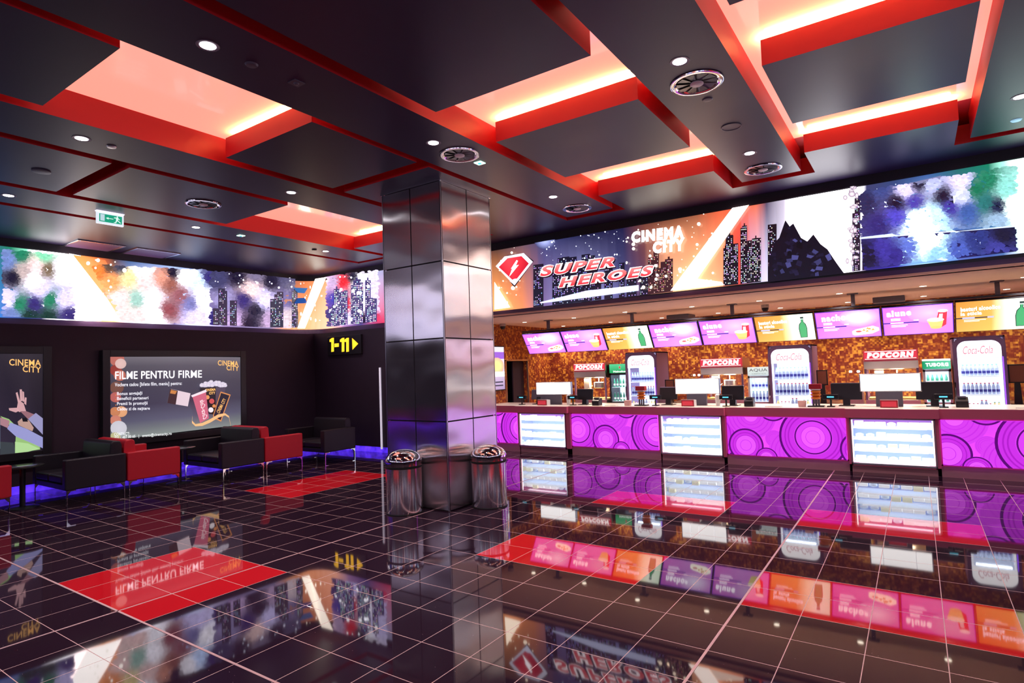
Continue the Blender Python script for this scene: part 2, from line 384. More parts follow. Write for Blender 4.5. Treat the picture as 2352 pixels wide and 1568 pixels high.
# deck over the boards and the cove ceilings with glow in their colour
struct(MB().tbox(-28.6, 13.2, YN-.2, 12.3, 11.26, 11.5).build('ceiling', M['red_paint']))
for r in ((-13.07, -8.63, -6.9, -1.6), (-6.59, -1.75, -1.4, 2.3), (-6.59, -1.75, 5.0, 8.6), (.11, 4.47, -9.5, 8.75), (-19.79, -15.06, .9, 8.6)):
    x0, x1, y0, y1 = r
    o = MB().tbox(x0, x1, y0, y1, 11.20, 11.25).build('painted_glow_panel', M['membrane'])
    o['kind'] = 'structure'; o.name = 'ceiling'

# ------------------------------------------------------------------ walls
XL, YB = -26.8, 11.3
struct(MB().tbox(XL-.9, XL, -20, YB+.6, .40, 6.86).build('wall_left', M['wall_dark']))
struct(MB().tbox(XL, -20.7, YB, YB+.9, .40, 6.86).build('wall_back', M['wall_dark']))
struct(MB().tbox(-28.9, -28.35, -20, 12.9, 0, 11.5).build('wall_left', M['dark_recess']))
struct(MB().tbox(-28.3, 13, 12.3, 12.75, 7.0, 11.5).build('wall_back', M['dark_recess']))
struct(MB().tbox(-28.3, -20.7, 12.3, 12.75, 0, 7.0).build('wall_back', M['dark_recess']))
struct(MB().tbox(13, 13.4, -20, 25, 0, 11.5).build('wall_right', M['wall_dark']))
struct(MB().tbox(-28.9, 13.4, -20.4, -20, 0, 11.5).build('wall_front', M['wall_dark']))
# corridor to the screens, behind the column
struct(MB().tbox(-21.1, -20.7, 12.75, 23, 0, 7.0).build('wall_corridor', M['wall_dark']))
struct(MB().tbox(-20.7, -17.6, 22.8, 23.2, 0, 7.0).build('wall_corridor', M['wall_dark']))
struct(MB().tbox(-20.7, -17.6, 12.75, 23.2, 7.0, 7.2).build('ceiling', M['dark_recess']))
# concession: left wall with door, mosaic back wall, plaster soffit
XC, YC = -17.2, 22.7
b = MB(); b.tbox(XC-.4, XC, 14.2, 17.48, 0, 7.0).tbox(XC-.4, XC, 19.8, 23.1, 0, 7.0).tbox(XC-.4, XC, 17.48, 19.8, 4.86, 7.0)
struct(b.build('wall_service_left', M['mosaic']))
struct(MB().tbox(XC, 13, YC, YC+.4, 0, 7.0).build('wall_service_back', M['mosaic']))
struct(MB().tbox(XC, 13, 12.75, 23.1, 7.0, 7.3).build('ceiling', M['soffit']))
struct(MB().tbox(XC-.1, 13, 11.75, 12.75, 6.93, 7.0).build('ceiling', M['soffit']))
b = MB(); b.tbox(XC-.02, XC+.06, 17.4, 17.5, 0, 4.92).tbox(XC-.02, XC+.06, 19.78, 19.88, 0, 4.92).tbox(XC-.02, XC+.06, 17.4, 19.88, 4.86, 4.94)
d = struct(b.build('door_1', M['satin_metal'])); 
MB().tbox(XC-.34, XC-.26, 18.6, 19.78, .02, 4.84).build('door_leaf', M['wall_dark'], d)

struct(MB().tbox(XC, 12.95, 17.1, 22.7, .0, .02).build('floor', mat('added_bounce_floor', (.6, .45, .36), .4)))  # pale floor behind the counter, unseen, added to bounce light onto the soffit
# violet lit skirting
def skirt_mat():
    m = mat('skirt', (.05, .03, .2), .3, emit=(.10, .03, .95), estr=.9); nt = m.node_tree; b = nt.nodes['Principled BSDF']
    tc = nt.nodes.new('ShaderNodeTexCoord'); n = nt.nodes.new('ShaderNodeTexNoise'); n.inputs['Scale'].default_value = 6; nt.links.new(tc.outputs['Object'], n.inputs['Vector'])
    mr = nt.nodes.new('ShaderNodeMapRange'); mr.inputs[1].default_value = .3; mr.inputs[2].default_value = .7; mr.inputs[3].default_value = .5; mr.inputs[4].default_value = 1.7; nt.links.new(n.outputs[0], mr.inputs[0]); nt.links.new(mr.outputs[0], b.inputs['Emission Strength'])
    return m
M['skirt'] = skirt_mat()
prof = [(0, 0), (.10, 0), (.12, .05), (.11, .16), (.08, .19), (.10, .23), (.09, .34), (0, .39)]
struct(MB().prism([((XL-.7+p[0])*T, p[1]*T) for p in prof][::-1], -20*T, (YB+.6)*T, 'y').build('baseboard_left', M['skirt'], smooth=True))
struct(MB().prism([((YB+.7-p[0])*T, p[1]*T) for p in prof], (XL-.58)*T, -20.7*T, 'x').build('baseboard_back', M['skirt'], smooth=True))
# upright light strip at the end of the back wall
o = MB().tbox(-21.25, -21.15, YB-.06, YB, .30, 4.7).build('light_strip', mat('strip_white', (1, 1, 1), .3, emit=(.85, .8, 1), estr=.5))
tag(o, 'thin upright white light strip at the corridor end of the dark back wall', 'light')

# ------------------------------------------------------------------ steel column
cl = empty('column', (-10.67*T, 4.28*T, 0), label='square column clad in brushed steel sheets standing on the tiled floor', cat='column')
hx, hy = 1.33, 1.32
MB().tbox(-hx+.08, hx-.08, -hy+.08, hy-.08, 0, 10.5).build('core', M['dark_recess'], cl)
seams = [0.02, 2.79, 5.42, 7.87, 10.46]
for side in range(4):
    for k in range(4):
        for h in range(2):
            g = .022; zz0 = seams[k]+g; zz1 = seams[k+1]-g; 
            a0, a1 = (-hx+.03, -g) if h == 0 else (g, hx-.03)
            if side == 0: q = MB().tbox(a0, a1, -hy, -hy+.07, zz0, zz1)
            elif side == 1: q = MB().tbox(hx-.07, hx, a0, a1, zz0, zz1)
            elif side == 2: q = MB().tbox(a0, a1, hy-.07, hy, zz0, zz1)
            else: q = MB().tbox(-hx, -hx+.07, a0, a1, zz0, zz1)
            q.build('cladding_sheet', M['brushed'], cl)
b = MB()
for sx in (-1, 1):
    for sy in (-1, 1): b.tbox(sx*hx-.045*(sx > 0)+0, sx*hx+.045*(sx < 0), sy*hy-.045*(sy > 0), sy*hy+.045*(sy < 0), .02, 10.46)
b.build('corner_trim', M['satin_metal'], cl)
b = MB(); b.tbox(-hx-.03, hx+.03, -hy-.03, hy+.03, 10.45, 10.5); b.build('top_trim', M['trim_metal'], cl)

# ------------------------------------------------------------------ push bins
def make_bin(loc, label):
    e = empty('litter_bin', loc, label=label, cat='bin', group='chrome bins at the column')
    r = .226
    MB().lathe([(r-.005, 0), (r, .012), (r, .56), (r-.006, .565)], 64).build('bin_body', M['bin_chrome'], e, smooth=True)
    MB().lathe([(r+.001, 0), (r+.004, .006), (r+.001, .016)], 64).build('base_ring', M['rubber'], e, smooth=True)
    MB().lathe([(r-.004, .562), (r+.007, .566), (r+.009, .585), (r-.004, .59)], 64).build('seal_ring', M['rubber'], e, smooth=True)
    rd = r+.006; pr = [(rd, .59), (rd, .635)]+[(rd*math.cos(a), .635+.150*math.sin(a)) for a in [k*PI/2/14 for k in range(1, 14)]]+[(.002, .785)]
    MB().lathe(pr, 64).build('dome_lid', M['chrome'], e, smooth=True)
    return e
make_bin((-10.66*T, 2.35*T, 0), 'chrome dome-top bin standing at the left face of the steel column')
make_bin((-8.74*T, 4.25*T, 0), 'chrome dome-top bin standing at the right face of the steel column')

# ------------------------------------------------------------------ armchairs and tables
def make_chair(kind):
    m = M[kind+'_leather']
    e = empty('sofa'); W = 1.26; D = .78
    for s in (-1, 1):
        MB().box(s*W/2-(.12 if s > 0 else 0), s*W/2+(.12 if s < 0 else 0), -D/2, D/2, .25, .68).build('armrest', m, e, bevel=.018)
    MB().box(-W/2+.125, W/2-.125, -D/2+.01, D/2-.14, .25, .33).build('seat_base', m, e, bevel=.01)
    for s in (-1, 1): MB().box(min(s*.004, s*(W/2-.13)), max(s*.004, s*(W/2-.13)), -D/2+.0, D/2-.16, .335, .45).build('seat_cushion', m, e, bevel=.03, seg=3)
    MB().prism([(D/2-.20, .30), (D/2-.005, .30), (D/2-.005, .80), (D/2-.03, .86), (D/2-.12, .87), (D/2-.16, .84)], -W/2+.128, W/2-.128, 'x').build('backrest', m, e, bevel=.02, seg=3)
    for sx in (-1, 1):
        for sy in (-1, 1):
            b = MB(); X = sx*(W/2-.02); Y = sy*(D/2-.02)
            b.box(X-.02, X+.02, min(Y, Y-sy*.012), max(Y, Y-sy*.012), 0, .25)
            b.box(X-.02, X+.02, min(Y, Y-sy*.11), max(Y, Y-sy*.11), .238, .25)
            b.prism([(Y, .238), (Y-sy*.012, .238), (Y-sy*.05, .238), (Y-sy*.012, .19)], X-.018, X+.018, 'x')
            b.box(X-.02, X+.02, min(Y, Y-sy*.07), max(Y, Y-sy*.07), 0, .008)
            b.build('leg', M['chrome'], e)
    return e
bl = make_chair('black'); rd = make_chair('red')
def place(proto, first, x, y, facing, label):      # x = front face of the visible arm, y = middle
    e = proto if first else copy_tree(proto)
    e.location = ((x-1.575)*T, y*T, 0); e.rotation_euler = (0, 0, 0 if facing < 0 else PI)
    tag(e, label, 'sofa', 'lounge sofas along the left wall'); return e
place(bl, True, -22.0, -1.86, -1, 'black leather sofa nearest the far left round table, backed against a red one')
place(rd, True, -22.0, .13, 1, 'red leather sofa below the left part of the firms poster, backed against a black one')
place(bl, False, -21.15, 3.33, -1, 'black leather sofa covering the lower right corner of the firms poster')
place(rd, False, -21.15, 5.31, 1, 'red leather sofa right of the firms poster, backed against a black one')
place(rd, False, -22.6, -5.12, 1, 'red leather sofa cut by the left edge of the photo')
place(bl, False, -21.0, 8.35, -1, 'black leather sofa alone near the blue lit corner')
def make_table(x, y, label, r=.25, first=None):
    if first is None:
        e = empty('side_table')
        MB().lathe([(r-.01, .575), (r, .58), (r, .598), (r-.006, .602)], 48).build('table_top', M['table_black'], e, smooth=True)
        MB().cyl(.035, .02, .575).build('pedestal', M['black_plastic'], e, smooth=True)
        MB().lathe([(.2, 0), (.2, .01), (.05, .025)], 40).build('foot_plate', M['black_plastic'], e, smooth=True)
    else: e = copy_tree(first)
    e.location = (x*T, y*T, 0); return tag(e, label, 'table', 'round tables between the sofas')
t1 = make_table(-23.9, -3.49, 'round black table at the far left under the concert poster')
make_table(-23.4, 1.74, 'round black table between the red sofa and the middle black sofa', first=t1)

# ------------------------------------------------------------------ posters on the left wall
def frame_x(x, y0, y1, z0, z1, fw, name='frame', parent=None, d=.22):
    b = MB(); b.tbox(x-d, x+.02, y0-fw, y0, z0-fw, z1+fw).tbox(x-d, x+.02, y1, y1+fw, z0-fw, z1+fw).tbox(x-d, x+.02, y0, y1, z1, z1+fw).tbox(x-d, x+.02, y0, y1, z0-fw, z0)
    return b.build(name, M['frame_black'], parent, bevel=.006)
XP = -26.5
# firms poster
p0 = onp(254, 817, 0, XP); p1 = onp(551, 820, 0, XP)
e = empty('light_box_poster', (0, 0, 0), label='large backlit poster reading FILME PENTRU FIRME on the dark left wall', cat='poster')
frame_x(XP+.03, .33, 6.42, 1.86, 5.52, .3, parent=e, d=.33)
a = Art(flatmap(0, XP, 1, .0009))
g1, g2, g3, g4 = C(98, 94, 108), C(70, 66, 84), C(86, 82, 106), C(120, 130, 128)
tp = lambda x: 817+(x-254)*.0102; bt = lambda x: 1010-(x-258)*.118
lev = [(0, C(112, 108, 118)), (.12, C(84, 80, 92)), (.35, C(66, 62, 78)), (.6, C(60, 56, 74)), (.8, C(84, 84, 104)), (.9, C(108, 112, 118)), (1, C(130, 138, 136))]
for (fa, ca), (fb, cb) in zip(lev[:-1], lev[1:]):
    a.hgrad([(252, ca, cb), (400, tuple(k*1.1 for k in ca), tuple(k*1.1 for k in cb)), (553, ca, cb)], lambda x, f=fa: tp(x)+(bt(x)-tp(x))*f, lambda x, f=fb: tp(x)+(bt(x)-tp(x))*f, 60); a.L = 1
for x, y, r, c in ((264, 826, 17, C(190, 110, 100)), (260, 850, 14, C(150, 60, 55)), (277, 835, 13, C(225, 190, 185)), (275, 862, 14, C(190, 110, 95)), (262, 890, 16, C(120, 80, 70)), (256, 912, 13, C(185, 100, 95)), (278, 945, 14, C(225, 165, 120)), (256, 945, 12, C(200, 130, 90)), (254, 965, 13, C(205, 130, 110)), (272, 983, 19, C(205, 205, 215)), (263, 1003, 12, C(190, 185, 140))):
    a.disc(max(x, 252+r), y, r, r*.9, c, tuple(k*.92 for k in c), n=16)
def T4(x0, yb0, x1, yb1, h, h1=None): h1 = h1 or h; return [(x0, yb0), (x1, yb1), (x1, yb1-h1), (x0, yb0-h)]
W1 = C(250, 248, 255, 1.5)
a.text('FILME PENTRU FIRME', T4(264, 871, 463, 867, 18, 17), W1, .012)
a.text('Vochere cadou [bilete film, meniu] pentru:', T4(263, 890, 417, 886, 11, 10), C(235, 235, 245, 1.1), .02)
for s, y, x1 in (('Bonus angajați', 910, 326), ('Beneficii parteneri', 921, 340), ('Premii în promoții', 933, 338), ('Cadou zi de naștere', 945, 343)):
    a.text(s, T4(268, y, x1, y-2, 10, 9.5), C(235, 235, 245, 1.1), .02); a.disc(265, y-3, 1.2, 1.2, C(240, 140, 60), n=8)
a.text('CONTACT:', T4(261, 1001, 297, 999, 7.5), C(225, 230, 230, 1.1), .03)
a.text('021 / 407 00 65   |   events@cinemacity.ro', T4(262, 1010, 393, 1000, 8.5), C(235, 240, 240, 1.1), .02)
OG = C(250, 190, 110, 1.1)
a.text('CINEMA', T4(499, 839, 546, 841, 12), OG, .014); a.text('CITY', T4(519, 850, 547, 852, 11.5), OG, .014)
# ticket, cup, popcorn box, second ticket, ribbon
a.poly([(391, 893), (436, 903), (430, 933), (383, 925)], C(225, 205, 215)); a.poly([(389, 893), (407, 897), (402, 929), (383, 925)], C(60, 38, 40)); a.poly([(391, 895), (405, 898), (401, 905), (389, 903)], C(200, 130, 70))
a.poly([(458, 891), (494, 889), (493, 952), (462, 948)], C(30, 22, 30)); a.poly([(494, 889), (516, 890), (511, 940), (493, 952)], C(80, 68, 88))
random.seed(4)
for k in range(46):
    x = 458+random.random()*56; a.disc(x, 886-random.random()*12*(1-abs(x-487)/40), 5, 4, C(235, 228, 240), C(205, 195, 215), n=7)
a.text('CINEMA', T4(467, 899, 491, 897, 6), OG, .04); a.text('CITY', T4(476, 906, 490, 905, 6), OG, .04)
for x, y, r, c in ((482, 921, 6, C(205, 80, 80)), (480, 941, 6, C(245, 235, 240)), (472, 912, 5, C(230, 150, 90)), (487, 932, 4, C(220, 140, 80))): a.disc(x, y, r, r, c, n=10)
a.poly([(437, 909), (468, 897), (475, 960), (455, 971)], C(205, 100, 125)); a.poly([(434, 908), (469, 894), (470, 900), (437, 912)], C(240, 225, 235))
a.text('Coca-Cola', [(462, 964), (454, 920), (464, 916), (472, 958)], C(250, 225, 230), .02, .3)
a.poly([(502, 899), (525, 906), (503, 968), (490, 962), (484, 955)], C(215, 140, 80)); a.poly([(503, 902), (522, 908), (502, 964), (491, 959), (486, 954)], C(32, 28, 42))
a.text('CINEMA CITY', [(499, 950), (515, 917), (508, 914), (492, 945)], OG, .014)
rb = [(437, 956, 5), (436, 968, 6), (444, 976, 5), (460, 974, 7), (478, 966, 8), (496, 955, 8), (512, 951, 5), (521, 957, 4), (525, 978, 2)]
for (x0, y0, w0), (x1, y1, w1) in zip(rb[:-1], rb[1:]): a.poly([(x0, y0-w0/2), (x1, y1-w1/2), (x1, y1+w1/2), (x0, y0+w0/2)], C(240, 190, 130), False)
a.build('poster_print', M['art_poster'], e)
# concert poster (left)
e = empty('light_box_poster', (0, 0, 0), label='backlit poster of raised arms under a gold logo at the far left', cat='poster')
frame_x(XP+.03, -8.2, -2.1, 1.75, 5.65, .3, parent=e, d=.33)
a = Art(flatmap(0, XP, 1, .0009))
a.hgrad([(-260, C(30, 26, 38), C(36, 30, 46)), (0, C(34, 28, 40), C(52, 44, 62)), (60, C(46, 38, 48), C(44, 38, 56)), (103, C(40, 34, 42), C(30, 26, 40))], lambda x: 812+.01*(x-103), lambda x: 1038-.1*(x-103), 60)
a.text('CINEMA', T4(21, 839, 94, 841, 15), OG, .014); a.text('CITY', T4(52, 854, 94, 856, 14), OG, .014)
sk = C(205, 160, 165)
a.poly([(42, 918), (54, 926), (60, 945), (44, 946), (38, 940)], sk)      # palm
for p in ([(20, 937), (38, 936), (44, 943), (36, 947), (21, 942)], [(36, 902), (40, 900), (46, 922), (41, 924)], [(45, 894), (50, 894), (52, 920), (46, 922)], [(51, 898), (55, 900), (56, 922), (52, 922)], [(57, 912), (61, 913), (60, 930), (55, 926)]): a.poly(p, sk, False)
a.poly([(46, 944), (60, 944), (83, 953), (72, 965), (64, 962)], C(150, 105, 115))
a.poly([(82, 948), (100, 962), (100, 1000), (64, 962)], C(150, 148, 190))
a.poly([(0, 955), (20, 962), (36, 1000), (34, 1040), (92, 1032), (90, 1015), (62, 990), (20, 975)], C(150, 190, 120))
a.poly([(0, 958), (22, 966), (18, 983), (0, 975)], C(170, 125, 135))
a.poly([(24, 970), (62, 985), (100, 1005), (100, 1030), (74, 1018), (36, 1002), (16, 984)], C(150, 152, 205))
a.poly([(40, 968), (50, 960), (66, 965), (77, 982), (74, 990), (60, 984), (42, 976)], C(185, 150, 140)); a.poly([(50, 960), (60, 959), (64, 968), (52, 968)], C(25, 22, 30))
a.poly([(0, 1014), (30, 1016), (36, 1040), (0, 1044)], C(60, 66, 72)); a.poly([(34, 1014), (64, 1018), (90, 1030), (60, 1038), (34, 1040)], C(175, 215, 150))
a.poly([(-120, 1045), (0, 1030), (0, 960), (-60, 940), (-120, 990)], C(90, 105, 120))
a.build('poster_print', M['art_poster'], e)

# ------------------------------------------------------------------ 1-11 sign
e = empty('direction_sign', (0, 0, 0), label='black sign with glowing yellow 1-11 and arrow on the dark back wall', cat='sign')
q0 = onp(752, 770, 1, YB-.15); q1 = onp(829, 811, 1, YB-.15)
MB().tbox(q0.x, q1.x, YB-.15, YB, q1.z-.02, q0.z-.1).build('sign_box', M['frame_black'], e, bevel=.005)
a = Art(flatmap(1, YB-.15, -1, .001))
YE = C(255, 190, 40, 1.6)

for x in (757, 781, 791.5): a.poly([(x, 780), (x+5, 776), (x+10, 775.5), (x+10, 807), (x+4, 808), (x+4, 785), (x, 785)], YE)
a.poly([(768.5, 789), (778.5, 788), (778.5, 796), (768.5, 797)], YE); a.poly([(809, 776), (823, 789), (810, 803)], YE)
a.build('sign_lettering', M['art_screen'], e)

# ------------------------------------------------------------------ led screen band
BZ0, BZ1 = 7.2, 10.16; XB = -28.0; YS = 12.0; RC = 1.7
cxa, cya = XB+RC, YS-RC
def bhit(px, py):
    d = ray(px, py); c = Vector((CX, CY, CZ))
    if d.x < -1e-6:
        s = (XB-CX)/d.x; p = c+s*d
        if p.y < cya and s > 0: return p, Vector((1, 0, 0))
    s = (YS-CY)/d.y; p = c+s*d
    if p.x > cxa: return p, Vector((0, -1, 0))
    A = d.x**2+d.y**2; ox, oy = CX-cxa, CY-cya; Bq = 2*(ox*d.x+oy*d.y); Cq = ox*ox+oy*oy-RC*RC
    s = (-Bq+math.sqrt(max(Bq*Bq-4*A*Cq, 0)))/(2*A); p = c+s*d; return p, Vector((cxa-p.x, cya-p.y, 0)).normalized()
def bmap(px, py, L):
    p, n = bhit(px, py); p.z = min(max(p.z, BZ0), BZ1); return p*T+n*(.0005+.0009*L)
# path of the screen seen from above
path = [(XB, -19), (XB, cya)]+[(cxa-RC*math.cos(t), cya+RC*math.sin(t)) for t in [k*PI/2/12 for k in range(1, 12)]]+[(cxa, YS), (12.7, YS), (12.7, -19.6), (-27.9, -19.6)]
def band(z0, z1, off0, off1, name, m, parent=None):
    nrm = []
    for i, p in enumerate(path):
        a_ = Vector(path[max(i-1, 0)]); b_ = Vector(path[min(i+1, len(path)-1)]); d = (b_-a_).normalized(); nrm.append(Vector((d.y, -d.x)))
    vs = []; fs = []
    for p, n in zip(path, nrm):
        q0 = Vector(p)+n*off0; q1 = Vector(p)+n*off1
        vs += [(q0.x*T, q0.y*T, z0*T), (q1.x*T, q1.y*T, z0*T), (q1.x*T, q1.y*T, z1*T), (q0.x*T, q0.y*T, z1*T)]
    for i in range(len(path)-1):
        for k in range(4): fs.append((i*4+k, i*4+(k+1) % 4, i*4+4+(k+1) % 4, i*4+4+k))
    fs.append((0, 1, 2, 3)); n = len(vs)-4; fs.append((n+3, n+2, n+1, n))
    return MB().add(vs, fs).build(name, m, parent)
e = empty('led_screen', (0, 0, 0), label='long glowing led screen band wrapping round the hall under the black ceiling', cat='screen')
band(BZ0-.02, BZ1+.02, -.25, 0, 'screen_body', M['frame_black'], e)
band(6.93, BZ0-.02, -.25, .08, 'lower_frame', mat('frame_violet', (.10, .05, .13), .35), e)
band(BZ1+.02, 10.5, -.25, .06, 'upper_frame', M['frame_black'], e)

tR = lambda x: 570+(x-1140)*(362-570)/1200.0-2; bR = lambda x: 712+(x-1140)*(579-712)/1200.0+3
G = 1.0
K = lambda r, g, b, k=1.0: C(r, g, b, k)
a = Art(bmap)
NV = K(28, 28, 66); NL = K(92, 92, 160); ORG = K(235, 110, 60); ORL = K(255, 190, 150, 1.3); WH = (3.2, 3.1, 3.3)
# right part background
st = [(890, K(200, 60, 60), K(240, 120, 90)), (1140, K(90, 60, 50), K(255, 160, 90, 1.2)), (1200, K(110, 80, 90), K(240, 140, 90)), (1250, K(60, 62, 110), K(120, 100, 150)), (1340, NV, K(150, 150, 210)), (1430, NV, K(80, 80, 130)), (1480, K(110, 60, 50), K(90, 60, 90)), (1540, K(120, 70, 50), K(245, 170, 130, 1.3)), (1600, K(150, 85, 60), K(255, 170, 120, 1.5)), (1660, K(225, 95, 60), K(255, 150, 110, 1.3)), (1700, K(215, 80, 60), K(215, 70, 70)), (1735, K(225, 110, 80), K(200, 190, 230)), (1760, K(80, 70, 95), K(220, 215, 250)), (1800, K(200, 190, 210), K(235, 230, 255)),
      (1840, WH, WH), (1930, WH, WH), (1965, WH, (1.5, 1.4, 1.7)), (1990, K(60, 60, 100), K(60, 50, 120)), (2060, K(50, 66, 110), K(70, 60, 190)), (2130, K(60, 90, 150), K(150, 200, 230, 1.5)), (2200, K(30, 100, 100), K(90, 110, 190)), (2270, K(20, 120, 90), K(70, 90, 170)), (2305, K(150, 220, 200, 1.4), K(80, 110, 170)), (2352, (1.6, 2.2, 1.9), K(200, 215, 230, 1.5)), (2600, K(50, 90, 120), K(40, 50, 120)), (3400, K(60, 40, 90), K(90, 70, 120))]
a.hgrad(st, tR, bR, 22)
# left part background
def tL(x): return 545 if x < 700 else 600
def bL(x): return 775
def tLx(x): return 560 if x <= 0 else 560
st = [(-900, K(90, 60, 120), K(60, 50, 120)), (-100, K(30, 60, 110), K(40, 60, 140)), (0, K(40, 110, 110), K(60, 120, 200)), (25, K(30, 120, 90), K(70, 90, 170)), (60, K(110, 190, 160, 1.4), K(40, 60, 110)), (95, WH, K(60, 50, 110)), (150, WH, WH), (160, K(250, 160, 90, 1.3), WH), (200, K(235, 130, 60), (3, 2.4, 2.4)), (235, K(190, 90, 50), K(255, 170, 110, 1.3)), (262, K(80, 60, 60), K(255, 175, 130, 1.3)), (300, K(70, 100, 150), K(200, 200, 235, 1.4)), (350, K(120, 140, 190), (2, 1.9, 2.1)), (400, K(150, 170, 220, 1.3), K(120, 100, 150)), (440, K(130, 150, 210), K(200, 205, 240, 1.3)), (465, K(60, 60, 100), K(210, 205, 240, 1.2)), (520, K(70, 66, 110), K(150, 130, 180)), (620, K(60, 55, 90), K(130, 120, 160)), (660, K(120, 90, 90), K(235, 150, 100)), (700, K(215, 120, 70), K(250, 150, 90, 1.2)), (760, K(240, 150, 110, 1.2), K(255, 180, 150, 1.4)), (790, K(150, 110, 150), K(170, 120, 180)), (830, K(190, 190, 220), K(60, 50, 120)), (893, K(150, 150, 190), K(230, 60, 90))]
a.hgrad(st, tLx, lambda x: 775, 14)
# night-city skylines
random.seed(11)
def skyline(x0, x1, top, bot, dark, lit, n, wmin=10, wmax=26, hmin=.25, hmax=.75, p=.45):
    for i in range(n):
        x = x0+(x1-x0)*random.random(); wd = random.uniform(wmin, wmax); tb = top(x); bb = bot(x); H = (bb-tb)*random.uniform(hmin, hmax)
        sl = (bot(x+wd)-bot(x))
        a.poly([(x, bb-H), (x+wd, bb-H+sl), (x+wd, bb+sl), (x, bb)], dark)
        if random.random() < .4: a.poly([(x+wd*.35, bb-H-6), (x+wd*.6, bb-H-6+sl*.3), (x+wd*.6, bb-H+3), (x+wd*.35, bb-H+3)], dark, False)
        a.L += 1; yy = bb-H+3
        while yy < bb-3:
            xx = x+1.5
            while xx < x+wd-2:
                if random.random() < p: a.poly([(xx, yy+sl*(xx-x)/wd), (xx+1.7, yy+sl*(xx-x)/wd), (xx+1.7, yy+2.2+sl*(xx-x)/wd), (xx, yy+2.2+sl*(xx-x)/wd)], tuple(k*random.uniform(.5, 1.6) for k in lit), False)
                xx += 3.4
            yy += 4.2
        a.L -= 1
    a.L += 3
skyline(1225, 1470, tR, bR, K(22, 20, 40), K(180, 180, 250), 22, 12, 26, .2, .72, .38)
skyline(1440, 1530, tR, bR, K(60, 30, 36), K(230, 170, 160), 7, 12, 20, .3, .7, .4)
skyline(1660, 1775, tR, bR, K(20, 14, 26), K(235, 225, 255, 1.3), 13, 10, 22, .3, .78, .5)
skyline(1955, 1985, tR, bR, K(36, 26, 44), K(235, 225, 255), 3, 8, 14, .5, .85, .35)
a.disc(1255, 553, 24, 20, K(170, 180, 240, 1.2), K(70, 72, 120), n=18)
# bright ground haze
a.poly([(1545, 668), (1600, 640), (1660, 648), (1665, 655)], K(255, 220, 200, 2))
a.poly([(1245, 694), (1350, 668), (1470, 655), (1470, 668), (1350, 684), (1245, 697)], K(200, 205, 240, 1.4))
def bokeh(x0, x1, top, bot, n, c, rmax=4.5, seed=1):
    random.seed(seed); a.L += 1
    for i in range(n):
        x = random.uniform(x0, x1); y = top(x)+8+(bot(x)-top(x)-16)*random.random(); r = random.uniform(.7, rmax)*random.random()+.6
        a.disc(x, y, r, r, c, n=8, new=False)
bokeh(1200, 1450, tR, lambda x: tR(x)+75, 40, K(225, 230, 255, 1.5), 2.0, 3)
bokeh(1440, 1640, tR, bR, 75, (2.6, 2.1, 1.6), 5, 5)
bokeh(1150, 1200, tR, bR, 16, (2.6, 2.1, 1.6), 5, 6)
bokeh(1960, 2060, tR, bR, 34, K(200, 215, 255, 1.5), 3, 7)
# beams
a.poly([(1684, 472), (1722, 466), (1588, 664), (1543, 668)], (3.2, 2.7, 2.4)); a.poly([(1140, 648), (1176, 706), (1140, 711)], (3.2, 2.6, 2))
# shield emblem
a.poly([(1148, 606), (1170, 587), (1208, 583), (1230, 600), (1186, 660), (1182, 656)], K(20, 16, 26))
a.poly([(1143, 612), (1163, 590), (1207, 582), (1228, 602), (1186, 656)], K(230, 225, 245, 1.3))
a.poly([(1150, 614), (1170, 594), (1202, 589), (1219, 606), (1186, 648)], [K(200, 30, 50), K(235, 60, 70, 1.3), K(225, 40, 60), K(190, 16, 40), K(225, 40, 60)])
a.poly([(1178, 618), (1191, 598), (1194, 600), (1189, 611), (1196, 609), (1174, 636), (1181, 617)], (2.4, 2.2, 2.3))
a.poly([(1175, 646), (1186, 641), (1197, 640), (1186, 655)], K(225, 225, 250, 1.5))
# SUPER HEROES lettering
RW, RR = K(255, 225, 225, 1.5), K(235, 30, 50, 1.1)
for t, q in (('SUPER', [(1243, 638), (1417, 614), (1419, 588), (1241, 612)]), ('HEROES', [(1286, 663), (1507, 634), (1507, 608), (1284, 638)])):
    a.text(t, [(x+2.5, y+2.5) for x, y in q], K(30, 10, 20), .13, .25)
    a.text(t, q, K(255, 240, 245, 1.8), .12, .25)
    a.text(t, [(x+(1.8 if i in (0, 3) else -1.8), y+(-1.6 if i < 2 else 1.6)) for i, (x, y) in enumerate(q)], RR, .035, .25, K(255, 130, 130, 1.1))
a.text('CINEMA', [(1454, 560), (1574, 548), (1574, 518), (1454, 534)], (3, 2.8, 2.4), .07); a.text('CITY', [(1503, 584), (1576, 577), (1576, 547), (1503, 557)], (3, 2.8, 2.4), .07)
